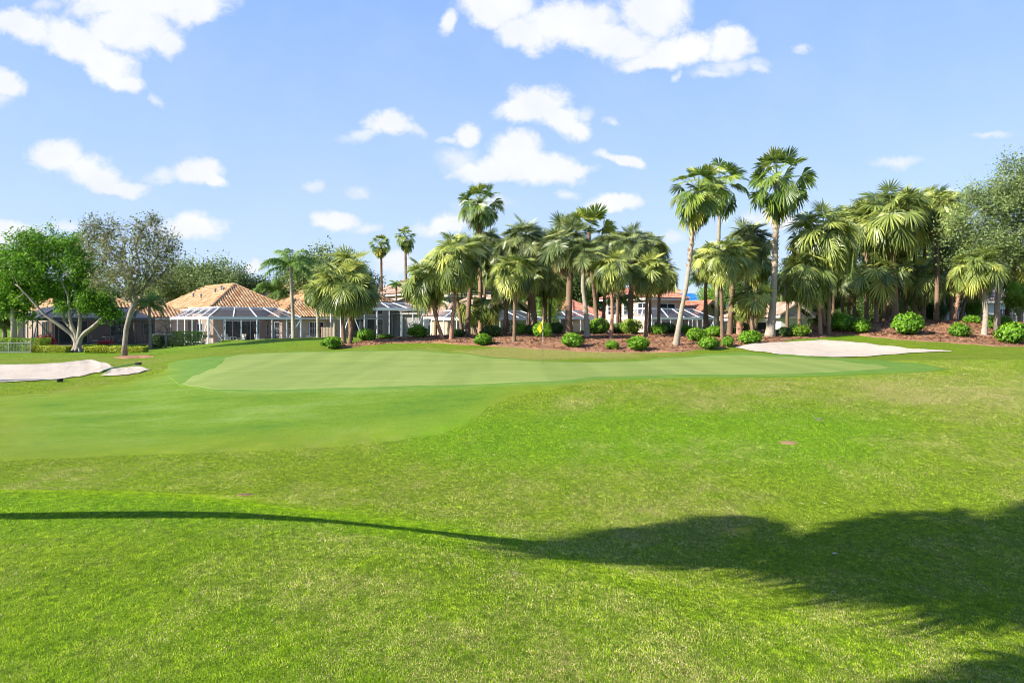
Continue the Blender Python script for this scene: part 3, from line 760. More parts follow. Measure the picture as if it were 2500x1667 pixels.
def palm(label, base, top, kind, rpx, Y=None, var=0, r0=.16, r1=.12, bark_='palmbark', boots=.12, mid=None, Yt=None, name='fan_palm', group='fan palms rising from the mulch beds', dead=True, cat='palm', flare=.35, rot=None):
    """base/top: bearings and slopes as read from the place; Y: distance"""
    palm_count[0] += 1; r = np.random.default_rng(900 + palm_count[0])
    if Y is None: Y = yof(base[0], base[1], 35, 60)
    X = px(base[0]) * Y; Z = tz(X, Y) - .05
    Yt = Yt or Y
    top3 = np.array([px(top[0]) * Yt, Yt, H + pv(top[1]) * Yt])
    o = empty(name, (X, Y, Z), 0, label, cat, group)
    loc = top3 - np.array([X, Y, Z])
    if mid is None:
        m = [np.zeros(3), loc * .33 + [loc[0] * -.06, r.normal(0, .04), 0], loc * .67 + [loc[0] * .03, 0, 0], loc]
    else:
        m = [np.zeros(3)] + [np.array([px(a) * Y, Y, H + pv(b_) * Y]) - np.array([X, Y, Z]) for a, b_ in mid] + [loc]
    mb = MB(); bo = MB(); palm_trunk(mb, r, m, r0 * .88, r1 * .88, boots=boots, flare=flare, bootv=.0, bt_=bo)
    mb.build('trunk', M[bark_], o, True)
    if bo.n: bo.build('leaf_bases', M['boots'], o)
    s = rpx * 1.063 / F * Y
    unitR = dict(droopy=1.75, sabal=1.95, wash=1.9, young=1.9, short=1.5, feather=2.3)[kind]
    sc = (1.0 if kind == 'wash' else 1.13) * s / unitR * r.uniform(.94, 1.06)
    if kind == 'droopy' and palm_count[0] % 3 == 0: var = 4 + palm_count[0] % 2
    if kind == 'feather': c = link('crown', FEATHER[var], o); dd = None
    else:
        me, dme = CROWN[kind, var]
        c = link('crown', me, o); dd = link('dead_fronds', dme, o) if dead else None
    r1_, r2_, t1_, t2_ = r.uniform(.9, 1.1), r.uniform(.88, 1.14), r.normal(0, .09), r.normal(0, .09)
    for q in (c, dd):
        if q is None: continue
        q.location = loc - np.array([0, 0, .12]); q.scale = (sc * r1_, sc / r1_, sc * r2_); q.rotation_euler = (t1_, t2_, (r.uniform(0, 6.28) if rot is None else rot))
    return o

# ---- broadleaf trees
def leaf_cloud(mb, r, centers, rad, per, size, flat=.0, vals=None, elong=1.7):
    n = len(centers) * per
    C = np.repeat(np.asarray(centers), per, axis=0) + r.normal(0, 1, (n, 3)) * np.repeat(np.broadcast_to(np.asarray(rad), (len(centers),)), per)[:, None] * .55
    d = r.normal(0, 1, (n, 3)); d /= np.linalg.norm(d, axis=1)[:, None]
    q = r.normal(0, 1, (n, 3)); q = np.cross(d, q); q /= np.linalg.norm(q, axis=1)[:, None]
    s = size * (.6 + .8 * r.random(n))[:, None]
    a = d * s * elong * .5; b_ = q * s * .5
    v = np.stack([C - a, C - b_ * .9 + a * .1, C + a, C + b_ * .9 + a * .1], 1)
    base = .45 if vals is None else np.repeat(vals, per)
    val = np.clip(base + r.normal(0, .16, n), 0, 1)
    mb.add(v.reshape(-1, 3), np.arange(n * 4).reshape(-1, 4), np.repeat(val, 4))

def grow(r, blobs, n, root, shell=.55):
    """points inside ellipsoid blobs joined to a branching tree hanging on `root` nodes (list of (pos, parent, radius))"""
    pts = []
    vol = np.array([b_[3] * b_[4] * b_[5] for b_ in blobs]) ** .8; vol /= vol.sum()
    for bi in r.choice(len(blobs), n, p=vol):
        c = np.array(blobs[bi][:3]); s = np.array(blobs[bi][3:6])
        d = unit(r.normal(0, 1, 3)); q = (shell + (1 - shell) * r.random()) if r.random() < .75 else r.random() * .7
        pts.append(c + d * s * q)
    pts = np.array(pts)
    nodes = [np.array(p[0], float) for p in root]; par = [p[1] for p in root]
    hub = nodes[-1]
    order = np.argsort(np.min([np.linalg.norm(pts - q, axis=1) for q in nodes], axis=0))
    term = []
    plen = [0.0] * len(nodes)
    for k in range(1, len(nodes)): plen[k] = plen[par[k]] + np.linalg.norm(nodes[k] - nodes[par[k]])
    for k in order:
        p = pts[k]; A = np.array(nodes); dist = np.linalg.norm(A - p, axis=1)
        cost = dist + .35 * np.array(plen) + np.where(A[:, 2] > p[2] + .4, .8, 0) + np.where(np.arange(len(A)) < max(1, len(root) - 3), 2.0, 0)
        j = int(np.argmin(cost))
        steps = max(1, int(dist[j] / .8)); prev_ = j
        for s_ in range(1, steps + 1):
            f = s_ / steps; q = nodes[j] * (1 - f) + p * f + r.normal(0, .07, 3) * (s_ < steps) + np.array([0, 0, -.12 * sin(pi * f)]) * dist[j] * .3
            nodes.append(q); par.append(prev_); plen.append(plen[prev_] + np.linalg.norm(q - nodes[prev_])); prev_ = len(nodes) - 1
        term.append(prev_)
    return np.array(nodes), par, term
def tree_mesh(seed, blobs, trunk, r_base, n=90, per=60, size=.13, rad=.45, leafmat='oak', barkmat='oakbark', twig=.012, shell=.55, elong=1.7, expo=2.3, twigs=0, low=.25):
    r = np.random.default_rng(seed)
    root = [(trunk[0], -1, 0)] + [(t, i_, 0) for i_, t in enumerate(trunk[1:])]
    nodes, par, term = grow(r, blobs, n, root, shell)
    w = np.zeros(len(nodes)); w[term] = 1
    for k in range(len(nodes) - 1, 0, -1): w[par[k]] += w[k]
    rr = twig * np.maximum(w, 1) ** (1 / expo); rr *= 1
    fac = r_base / rr[0]
    rr = twig + (rr - twig) * (r_base - twig) / max(rr[0] - twig, 1e-6)
    mb = MB()
    ch = {}
    for k in range(1, len(nodes)): ch.setdefault(par[k], []).append(k)
    # chains
    stack = [(0, None)]
    while stack:
        s_, pr = stack.pop()
        chain = [s_] if pr is None else [pr, s_]; cur = s_
        while cur in ch:
            kids = sorted(ch[cur], key=lambda q: -w[q])
            for q in kids[1:]: stack.append((q, cur))
            cur = kids[0]; chain.append(cur)
        if len(chain) > 1:
            rad_ = rr[chain].copy()
            if pr is not None: rad_[0] = min(rad_[0], rad_[1] * 1.25)
            big = rad_[0] > .05
            P_ = nodes[chain]
            if pr is None:
                mb.tube(P_, rad_ * np.where(np.arange(len(chain)) == 0, 1.35, 1), 10, .1)
            else: mb.tube(P_, rad_, 6 if big else 4, .15, cap=False)
    if twigs:
        tp = nodes[term]
        for p in tp:
            for q in range(twigs):
                d = unit(r.normal(0, 1, 3) + [0, 0, .3]) * r.uniform(.3, .8)
                mb.tube([p, p + d * .5 + r.normal(0, .04, 3), p + d], [.010, .007, .003], 3, .1, cap=False)
    lv = MB()
    c = nodes[term]
    vals = np.clip(.45 + r.normal(0, .14, len(c)), .1, .9)
    leaf_cloud(lv, r, c, rad * r.uniform(.7, 1.3, len(c)), per, size, vals=vals, elong=elong)
    return mb.mesh('trunk', M[barkmat], True), lv.mesh('crown', M[leafmat])
def place_tree(name, label, cat, meshes, X, Y, rz=0, sc=1, group=None, z=None):
    o = empty(name, (X, Y, (tz(X, Y) if z is None else z) - .05), rz, label, cat, group, sc)
    link('trunk', meshes[0], o); link('crown', meshes[1], o)
    return o
def dome(r, R_, Hh, z0, n=7):
    bl = [(0, 0, z0, R_ * .75, R_ * .75, Hh * .55)]
    for k in range(n):
        a = k * 2 * pi / n + r.normal(0, .3); q = R_ * r.uniform(.45, .65)
        bl.append((q * cos(a), q * sin(a), z0 + r.uniform(-.25, .35) * Hh * .6, R_ * r.uniform(.35, .5), R_ * r.uniform(.35, .5), Hh * r.uniform(.22, .34)))
    return bl

# ---- shrubs
def bush_mesh(seed, rx=.8, ry=.8, rz=.55, n=3000, size=.085, leafmat='bush', lumps=14, box=False):
    r = np.random.default_rng(seed); mb = MB()
    if box:
        P = r.uniform(-1, 1, (n, 3)); ax = r.integers(0, 3, n); m_ = r.random(n) < .8
        P[np.arange(n)[m_], ax[m_]] = np.sign(P[np.arange(n)[m_], ax[m_]]) * (1 - .08 * r.random(m_.sum()))
        P = P * [rx, ry, rz]; P[:, 2] += rz + .02
        P += (np.stack([fbm(P[:, 0] * 1.5 + P[:, 2], P[:, 1] * 1.5, 3, 3), fbm(P[:, 1] * 1.5, P[:, 2] * 1.5, 4, 3), fbm(P[:, 0] * 1.5, P[:, 1] * 1.5, 6, 3)], -1) - .5) * .22
    else:
        ls = [np.array([0, 0, rz * .9, rx * .8, ry * .8, rz * .85])]
        for k in range(lumps):
            a = r.random() * 2 * pi; q = r.uniform(.3, .75)
            ls.append(np.array([rx * q * cos(a), ry * q * sin(a), rz * r.uniform(.55, 1.15), rx * r.uniform(.2, .45), ry * r.uniform(.2, .45), rz * r.uniform(.25, .6)]))
        P = []
        for l in ls:
            m_ = int(n * (l[3] * l[4]) / sum(q[3] * q[4] for q in ls))
            d = r.normal(0, 1, (m_, 3)); d /= np.linalg.norm(d, axis=1)[:, None]
            P.append(l[:3] + d * l[3:] * (1 - .35 * r.random((m_, 1)) ** 2))
        P = np.concatenate(P); P = P[P[:, 2] > .01]
    nn = len(P)
    outw = P - [0, 0, rz * .6]; outw /= np.linalg.norm(outw, axis=1)[:, None] + 1e-6
    nrm = outw + r.normal(0, .55, (nn, 3)) + [0, 0, .35]; nrm /= np.linalg.norm(nrm, axis=1)[:, None]
    a = np.cross(nrm, r.normal(0, 1, (nn, 3))); a /= np.linalg.norm(a, axis=1)[:, None]
    b_ = np.cross(nrm, a); s = (size * (.6 + .8 * r.random(nn)))[:, None]
    v = np.stack([P - a * s * .8, P - b_ * s * .45, P + a * s * .8, P + b_ * s * .45], 1)
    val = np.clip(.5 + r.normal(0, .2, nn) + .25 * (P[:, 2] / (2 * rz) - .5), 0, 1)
    mb.add(v.reshape(-1, 3), np.arange(nn * 4).reshape(-1, 4), np.repeat(val, 4))
    return mb.mesh('foliage', M[leafmat])
def stems_mesh(seed, rx, rz):
    r = np.random.default_rng(seed); mb = MB()
    for k in range(11):
        a = r.random() * 6.28; q = rx * r.uniform(.2, .75)
        mb.tube([(r.normal(0, .04), r.normal(0, .04), -.05), (q * .5 * cos(a), q * .5 * sin(a), rz * .6), (q * cos(a), q * sin(a), rz * 1.3)], [.016, .012, .006], 4, .3, cap=False)
    return mb.mesh('stems', M['oakbark'])
# ================================================================== planting
G1 = 'fan palms on the mulch beds'
GW = 'tall washingtonia palms with long bare trunks'
# clump left of the middle house
palm('left trunk of the fan palm clump before the middle pool cage, crown leaning left', (790,792), (782,655), 'droopy', 72, var=0, boots=.25, group=G1, r0=.15)
palm('right trunk of the fan palm clump before the middle pool cage, crown leaning right', (803,791), (818,668), 'droopy', 64, var=1, boots=.3, group=G1, r0=.14, Y=44)
palm('taller back palm of the clump before the middle pool cage, crown highest of three', (806,788), (797,626), 'droopy', 62, var=2, boots=.2, group=G1, r0=.14, Y=45.5)
palm('slim palm with smooth pale trunk at the corner of the middle house', (731,781), (729,668), 'droopy', 40, var=3, Y=52, bark_='greybark', r0=.15, boots=.05, group=G1)
palm('slim palm with pale trunk directly in front of the middle pool cage', (769,776), (771,680), 'droopy', 36, var=1, Y=53, bark_='greybark', r0=.15, boots=.05, group=G1)
# left group right of the middle house
palm('short fan palm with a shaggy trunk leaning left at the middle pool cage end', (1018,781), (978,640), 'droopy', 64, var=1, mid=[(1003,735),(993,688)], boots=.65, group=G1, bark_='redbark', r0=.14)
palm('fan palm behind the left leaning one, crown rising above its shoulder', (1036,782), (1046,590), 'droopy', 70, var=2, mid=[(1040,725),(1049,660)], boots=.5, group=G1, bark_='redbark', r0=.15)
palm('fan palm with a straight brown trunk right of the shaggy pair, spiky blue green crown', (1073,776), (1085,573), 'sabal', 62, var=0, boots=.15, group=G1, Y=49, r0=.20, r1=.17)
palm('dense fan palm between the shaggy pair and the lone slim trunk', (1062,776), (1040,622), 'droopy', 52, var=3, boots=.2, group=G1, Y=51)
palm('tall washingtonia palm standing alone above the middle of the palm row', (1104,770), (1101,466), 'wash', 60, Y=54, var=0, boots=.12, group=GW, name='washingtonia_palm', r0=.2, r1=.14, bark_='redbark')
palm('leaning brown trunked fan palm just left of the slim foreground palm', (1158,770), (1168,640), 'droopy', 56, var=0, boots=.3, group=G1, Y=48)
palm('slim foreground fan palm left of the yellow flag with fully drooping crown', (1181,787), (1184,620), 'droopy', 60, var=2, boots=.12, group=G1, r0=.13)
palm('tall thick trunked palm behind the flag with round spiky crown', (1228,765), (1203,545), 'sabal', 66, var=1, mid=[(1226,720),(1217,650)], boots=.08, group=G1, r0=.27, r1=.22, Y=50)
palm('back fan palm between the two round spiky crowns left of centre', (1166,768), (1150,575), 'sabal', 50, var=2, boots=.1, group=G1, Y=54, r0=.2)
palm('fan palm with drooping crown hanging right behind the flag bush', (1213,772), (1218,628), 'droopy', 48, var=3, boots=.2, group=G1, Y=51)
palm('heavy fan palm with the thickest brown trunk right of the flag', (1306,768), (1300,560), 'sabal', 78, var=0, mid=[(1306,720),(1309,630)], boots=.1, group=G1, r0=.27, r1=.25, Y=47)
palm('fan palm with pale lichen trunk right of the thickest trunk', (1349,775), (1345,580), 'sabal', 64, var=2, mid=[(1346,720),(1339,650)], boots=.06, group=G1, r0=.19, r1=.15, bark_='greybark')
palm('young washingtonia with stiff upright fans rising from the middle crowns', (1372,770), (1352,528), 'young', 62, var=0, Y=50, boots=.1, group=GW, name='washingtonia_palm', r0=.2)
palm('slender fan palm right of the pale trunk with yellowing low fronds', (1403,780), (1407,612), 'droopy', 58, var=1, mid=[(1406,720),(1405,655)], boots=.4, group=G1, r0=.13, bark_='redbark')
palm('tall fan palm with dark straight trunk and domed crown before the two storey house', (1447,768), (1452,560), 'sabal', 70, var=1, boots=.08, group=G1, Y=50, r0=.22, r1=.2)
palm('slim straight fan palm in front of the two storey house', (1483,776), (1488,622), 'droopy', 56, var=0, boots=.15, group=G1, r0=.13)
palm('small crowned fan palm hanging over the two storey roof', (1512,768), (1515,628), 'droopy', 46, var=2, boots=.1, group=G1, Y=50, r0=.13)
palm('fan palm crown filling the gap between the pale and the dark trunks', (1385,768), (1392,560), 'sabal', 44, var=2, boots=.1, group=G1, Y=54, r0=.17)
# tall ones
palm('tall washingtonia palm whose pale trunk leans right from the mulch edge', (1552,795), (1604,440), 'wash', 84, var=1, mid=[(1564,720),(1579,640),(1590,545)], boots=.42, group=GW, name='washingtonia_palm', r0=.16, r1=.13, bark_='greybark', flare=.7)
palm('tall washingtonia palm with straight thin trunk behind the leaning one', (1644,772), (1654,420), 'wash', 74, var=2, Y=48, boots=.1, group=GW, name='washingtonia_palm', r0=.15, r1=.12, bark_='greybark')
palm('tallest washingtonia palm with flared mossy base and red boots up its trunk', (1768,774), (1785,412), 'wash', 88, var=0, mid=[(1776,690),(1780,600),(1782,520)], boots=.55, group=GW, name='washingtonia_palm', r0=.22, r1=.19, bark_='greybark', flare=1.0)
# between the tall pair
palm('slim fan palm between the two tallest palms, left of a pair', (1659,780), (1655,592), 'droopy', 60, var=3, boots=.2, group=G1, r0=.13)
palm('thicker fan palm between the two tallest palms, right of a pair', (1675,772), (1688,590), 'droopy', 62, var=1, boots=.1, group=G1, Y=47, r0=.2, r1=.17)
palm('dark spiky blue green palm crown directly left of the tallest palm', (1712,768), (1720,548), 'sabal', 66, var=1, boots=.1, group=G1, Y=52, r0=.2)
palm('short low fan palm left of the flared trunk, fronds nearly to the bushes', (1728,768), (1727,684), 'short', 50, var=0, boots=.5, group=G1, Y=46, r0=.16)
palm('stubby booted palm trunk with yellow green low fronds beside the short palm', (1698,768), (1699,712), 'short', 30, var=1, boots=.8, group=G1, Y=47, r0=.26, r1=.24, bark_='redbark')
palm('fan palm with a small crown seen between the leaning and straight tall trunks', (1618,768), (1622,600), 'droopy', 44, var=2, boots=.1, group=G1, Y=51, r0=.13)
# right of the tallest palm
palm('fan palm leaning left with yellow lower fronds right of the tallest trunk', (1884,770), (1852,622), 'droopy', 72, var=0, mid=[(1882,720),(1868,672)], boots=.7, group=G1, bark_='redbark', r0=.15)
palm('full crowned fan palm with a clean trunk on the crest left of the bunker top', (1904,770), (1892,540), 'droopy', 86, var=2, mid=[(1904,710),(1899,620)], boots=.1, group=G1, r0=.15)
palm('third palm trunk of the crest clump, shaggy and half hidden', (1893,766), (1872,582), 'droopy', 66, var=3, boots=.5, group=G1, Y=50, bark_='redbark', r0=.15)
palm('fan palm crown between the crest clump and the tallest palm, low and drooping', (1836,768), (1838,610), 'droopy', 46, var=1, boots=.3, group=G1, Y=52, r0=.15)
palm('low fan palm with bright green upright fans behind the round bush', (2014,742), (2012,632), 'short', 66, var=0, boots=.5, group=G1, r0=.17, bark_='redbark')
palm('low fan palm right of the bright one, its trunk leaning right', (2037,740), (2054,622), 'short', 60, var=1, boots=.3, group=G1, r0=.15)
palm('left of the three big crowns on the skyline right of the bunker', (1990,745), (1990,515), 'droopy', 66, var=1, boots=.1, group=G1, Y=54, r0=.18)
palm('big round crown in the middle of the right skyline with a booted neck', (2056,742), (2046,497), 'droopy', 84, var=0, boots=.3, group=G1, Y=53, r0=.25, r1=.22, bark_='redbark')
palm('palm crown filling the skyline between the middle and the highest right crowns', (2103,742), (2100,512), 'droopy', 56, var=3, boots=.15, group=G1, Y=55, r0=.18)
palm('highest crown of the right skyline, beside the big grey green oak', (2150,742), (2154,476), 'droopy', 66, var=2, boots=.2, group=G1, Y=53, r0=.2)
palm('palm with lichen trunk on the mound right of the largest bush', (2172,735), (2155,612), 'droopy', 72, var=3, mid=[(2168,690),(2163,650)], boots=.1, group=G1, bark_='greybark', r0=.19)
palm('palm leaning strongly right at the foot of the oak', (2200,736), (2243,628), 'droopy', 56, var=1, mid=[(2217,690),(2232,650)], boots=.15, group=G1, r0=.17)
palm('short palm with pale peeling boots behind the strongly leaning one', (2193,732), (2207,640), 'short', 36, var=0, boots=.7, group=G1, bark_='redbark', r0=.14, Y=52)
palm('front palm with bent ringed trunk at the right mulch edge', (2260,772), (2246,612), 'droopy', 62, var=0, mid=[(2264,720),(2261,685)], boots=.15, group=G1, bark_='greybark', r0=.19, r1=.16)
palm('dark trunked palm at the right end of the mulch bank', (2311,735), (2328,600), 'droopy', 60, var=2, boots=.1, group=G1, r0=.24, r1=.22)
palm('palm crown at the far right edge under the oak', (2372,740), (2366,596), 'droopy', 52, var=1, boots=.3, group=G1, r0=.2, Y=46)
palm('low fan palm in the shade behind the largest bush', (2120,745), (2115,640), 'droopy', 52, var=0, boots=.4, group=G1, r0=.16, Y=55)
palm('shaded low palm between the crest clump and the bright low palm', (1950,752), (1948,640), 'sabal', 50, var=2, boots=.4, group=G1, r0=.16, Y=56)

GBK = 'back row fan palms filling the gaps of the grove'
for a in [('back row palm left end of the grove, low crown behind the shaggy pair',1000,610,40,2),('back row palm behind the washingtonia alone, below its crown',1112,560,48,4),
          ('back row palm between the lone washingtonia and the left spiky crown',1135,620,46,5),('back row palm behind the thick trunk with the round crown',1248,600,46,0),
          ('back row palm low behind the yellow flag',1262,640,44,3),('back row palm under the young upright washingtonia',1368,610,48,2),
          ('back row palm between the straight and the tallest tall trunks',1735,600,52,4),('back row palm low left of the crest clump',1808,650,44,2),
          ('back row palm on the right skyline left of three big crowns',1935,560,56,5),('back row palm on the right skyline under the middle crown',2030,570,58,4),
          ('back row palm filling the shade left of the oak',2185,560,52,2),
          ('back row palm between the lone washingtonia and the drooping crown left of the flag',1132,592,52,1),('back row palm between the two round spiky crowns near the flag',1252,566,54,3),
          ('back row palm left of the domed dark trunked palm',1418,570,54,0),('back row palm right of the domed dark trunked palm',1492,572,50,2),
          ('back row palm on the right skyline, left shoulder of the middle crown',1962,500,58,1),('back row palm on the right skyline touching the middle crown from the left',2012,474,56,4),
          ('back row palm on the right skyline just right of the middle crown',2078,470,56,0),('back row palm on the right skyline left of the highest crown',2122,474,58,3)]:
    palm(a[0], (a[1], 768 if a[1] < 1850 else 745), (a[1] + 3, a[2]), 'droopy' if a[4] != 5 else 'sabal', a[3], Y=56, var=a[4] if a[4] != 5 else 1, boots=.1, group=GBK, r0=.15)
# distant palms
palm('left of two tiny distant washingtonia palms against the sky', (878,770), (875,560), 'wash', 27, var=0, Y=98, group='two distant washingtonia palms on the skyline', name='washingtonia_palm', r0=.26, r1=.18, boots=0)
palm('right and higher of two tiny distant washingtonia palms against the sky', (934,770), (931,546), 'wash', 27, var=1, Y=98, group='two distant washingtonia palms on the skyline', name='washingtonia_palm', r0=.26, r1=.18, boots=0)
palm('small distant feather palm showing over the pale tiled roof', (912,770), (910,655), 'feather', 22, var=2, Y=92, group='feather palms', name='feather_palm', r0=.2, r1=.15, boots=0)
palm('windswept feather palm with a pale bare trunk between the two left houses', (675,782), (668,612), 'feather', 62, var=0, Y=57, group='feather palms', name='feather_palm', r0=.19, r1=.13, boots=.08, bark_='greybark', rot=.3)
palm('lower feather palm behind the windswept one over the tiled roof', (643,775), (640,672), 'feather', 55, var=1, Y=80, group='feather palms', name='feather_palm', r0=.2, r1=.15, boots=.1, rot=1.0)
palm('yellow green feather palm with thin trunk beside the left box hedge', (345,803), (343,700), 'feather', 40, var=1, Y=54, group='feather palms', name='feather_palm', r0=.14, r1=.10, boots=.05, bark_='greybark', rot=2.0)
palm('feather palm in front of the pale orange roof left of the two storey house', (1425,768), (1425,690), 'feather', 50, var=1, Y=58, group='feather palms', name='feather_palm', r0=.13, r1=.10, boots=0)
palm('bright feather palm between the leaning tall trunk and the blue tarp', (1628,765), (1620,645), 'feather', 46, var=2, Y=60, group='feather palms', name='feather_palm', r0=.13, r1=.10, boots=0)
palm('slim feather palm with yellow fronds behind the flag', (1226,765), (1224,690), 'feather', 36, var=2, Y=56, group='feather palms', name='feather_palm', r0=.13, r1=.10, boots=0, bark_='greybark')
palm('feather palm over the fence end of the middle house', (1000,770), (1002,690), 'feather', 34, var=2, Y=55, group='feather palms', name='feather_palm', r0=.1, r1=.08, boots=0)
palm('dim feather palm in the shade behind the white gabled house', (1912,752), (1915,650), 'feather', 74, var=1, Y=66, group='feather palms', name='feather_palm', r0=.2, r1=.15, boots=0)
palm('dim feather palm hanging over the white gabled roof', (1830,765), (1838,660), 'feather', 62, var=2, Y=68, group='feather palms', name='feather_palm', r0=.2, r1=.15, boots=0)
palm('dim feather palm low behind the left middle trunks', (1128,770), (1120,700), 'short', 44, var=1, Y=52, group=G1, r0=.14)
palm('low dark fan palm behind the shaggy trunks beside the white cage', (1095,772), (1075,706), 'short', 42, var=0, Y=52, group=G1, r0=.14)
palm('low shaded feather palm behind the big round bush on the mulch bank', (2080,745), (2080,668), 'feather', 70, var=1, Y=60, group='feather palms', name='feather_palm', r0=.2, r1=.15, boots=0)
palm('hazy feather palm at the far left edge behind the ficus', (12,790), (10,600), 'feather', 60, var=1, Y=75, group='feather palms', name='feather_palm', r0=.2, r1=.15, boots=0)

# ---- broadleaf trees
def pt(xd, yd, Y): return np.array([px(xd) * Y, Y, H + pv(yd) * Y])
def local_tree(label, cat, name, base, Y, blobs_px, trunk_px, seed, r_base, group=None, **kw):
    X = px(base[0]) * Y; Z = tz(X, Y) - .05; O = np.array([X, Y, Z])
    k = 1.063 / F * Y
    bl = []
    for (cx, cy, rx, rz, dy, ry) in blobs_px:
        c = pt(cx, cy, Y) - O; bl.append((c[0], c[1] + dy, c[2], rx * k, ry, rz * k))
    tr = [np.zeros(3)] + [pt(a, b_, Y) - O for a, b_ in trunk_px]
    ms = tree_mesh(seed, bl, tr, r_base, **kw)
    o = empty(name, tuple(O), 0, label, cat, group)
    link('trunk', ms[0], o); link('crown', ms[1], o)
    return o
# big ficus at the left: several limbs
def ficus():
    Y = 50.0; X = px(178) * Y; Z = tz(X, Y) - .05; O = np.array([X, Y, Z]); r = np.random.default_rng(77)
    k = 1.063 / F * Y
    blobs = [(70,575,60,40,0,1.8),(120,560,60,40,.3,1.8),(40,610,55,40,0,1.7),(160,570,45,36,.6,1.5),(170,610,50,40,.3,1.6),(100,620,60,38,-.5,1.6),(30,650,40,30,0,1.3),(200,640,45,36,.5,1.4),(215,690,40,26,.2,1.1),(160,660,40,26,.8,1.3),(60,690,34,16,0,1.0),(75,545,30,22,.2,1.1),(250,720,24,18,.2,.7),(95,665,44,22,.5,1.2),(190,705,22,14,.6,.7),(130,690,26,16,.8,.7),(150,705,16,14,-.2,.5)]
    bl = []
    for (cx, cy, rx, rz, dy, ry) in blobs:
        c = pt(cx, cy, Y) - O; bl.append((c[0], c[1] + dy, c[2], rx * k, ry, rz * k))
    limbs = [[(172,778),(150,752),(118,725),(92,690),(70,660)], [(175,775),(165,735),(165,690),(150,640)], [(180,775),(185,735),(180,700),(172,650),(140,610)],
             [(186,775),(215,748),(240,722),(255,700),(250,670)], [(184,778),(202,760),(225,735),(215,700)], [(174,776),(160,757),(135,735),(128,712),(112,672)]]
    trunkmb = MB(); lv = MB()
    nodes_all = []
    per = len(bl) // len(limbs) + 1
    for li, lm in enumerate(limbs):
        P = [np.array([0, 0, 0]) + [r.normal(0, .12), r.normal(0, .12), 0]] + [pt(a, b_, Y) - O + [0, (li - 2.5) * .12 * q, 0] for q, (a, b_) in enumerate(lm)]
        P = np.array(P); kk = np.linspace(0, len(P) - 1, 22)
        sp = np.stack([pchip(np.arange(len(P)), P[:, q], kk) for q in range(3)], 1)
        trunkmb.tube(sp, np.linspace(.17, .05, 22) + .12 * np.exp(-np.linspace(0, 9, 22)) + r.normal(0, .008, 22), 9, .05)
        nodes_all.append(sp)
    # foliage carried by growth from the limb ends
    for li, sp in enumerate(nodes_all):
        end = sp[-1]
        mine = [b_ for b_ in bl if min(range(len(nodes_all)), key=lambda q: np.linalg.norm(nodes_all[q][-1] - np.array(b_[:3]))) == li]
        if not mine: continue
        root = [(sp[-6], -1, 0), (sp[-3], 0, 0), (sp[-1], 1, 0)]
        nodes, par, term = grow(r, mine, 36 * len(mine), root, .5)
        w = np.zeros(len(nodes)); w[term] = 1
        for q in range(len(nodes) - 1, 0, -1): w[par[q]] += w[q]
        for q in range(1, len(nodes)):
            ra = .012 + .045 * (w[q] / w.max()) ** .5; rb = .012 + .045 * (w[par[q]] / w.max()) ** .5
            trunkmb.tube([nodes[par[q]], nodes[q]], [min(rb, ra * 1.2), ra], 4, .1, cap=False)
        leaf_cloud(lv, r, nodes[term], .46, 80, .105, vals=np.clip(.45 + r.normal(0, .16, len(term)), 0, 1), elong=1.5)
    for a in range(9):
        th = a * .7; trunkmb.tube([(0, 0, .5), (.3 * cos(th), .3 * sin(th), .2), (.62 * cos(th), .62 * sin(th), -.08)], [.16, .10, .05], 6, .1)
    o = empty('ficus_tree', tuple(O), 0, 'bright green ficus with many pale limbs spreading from one low trunk', 'tree')
    trunkmb.build('trunk', M['ficusbark'], o, True); lv.build('crown', M['ficus'], o)
ficus()
local_tree('dark leaved tree cut by the left edge, pale straight trunk', 'tree', 'broadleaf_tree', (32,797), 51, [(10,660,40,40,0,1.6),(35,690,34,30,0,1.2),(0,700,36,26,0,1.2),(52,722,20,16,0,.7),(-20,640,50,50,.5,1.6)], [(31,740),(30,700)], 78, .2, n=110, per=55, size=.14, leafmat='ficus', barkmat='greybark')
local_tree('half bare grey oak with a mottled leaning trunk right of the ficus', 'tree', 'oak_tree', (285,821), 43.5,
    [(205,540,42,44,.6,1.2),(230,520,44,28,.5,1.1),(250,580,55,40,0,1.4),(320,540,42,40,0,1.4),(350,580,54,44,0,1.5),(330,520,34,26,.2,1.0),(385,560,30,30,.2,1.0),(300,620,62,42,-.2,1.4),(365,630,46,38,.3,1.3),(240,640,50,34,.2,1.2),(400,600,24,24,0,.8),(350,505,22,16,0,.7),(210,508,20,16,0,.7),(310,665,40,30,0,1.0)],
    [(287,785),(290,755),(299,720),(310,690),(304,660)], 79, .15, n=420, per=20, size=.085, rad=.42, leafmat='sparse', barkmat='oakbark', twig=.012, twigs=5, shell=.45)
local_tree('small leafless shrub tree between the left box hedge and the bins', 'tree', 'bare_tree', (380,803), 54, [(380,750,22,26,0,.7),(366,765,12,12,0,.4),(394,765,12,12,0,.4)], [(381,785),(382,765)], 80, .07, n=60, per=1, size=.02, leafmat='deadleaf', barkmat='ficusbark', twigs=3, twig=.014)
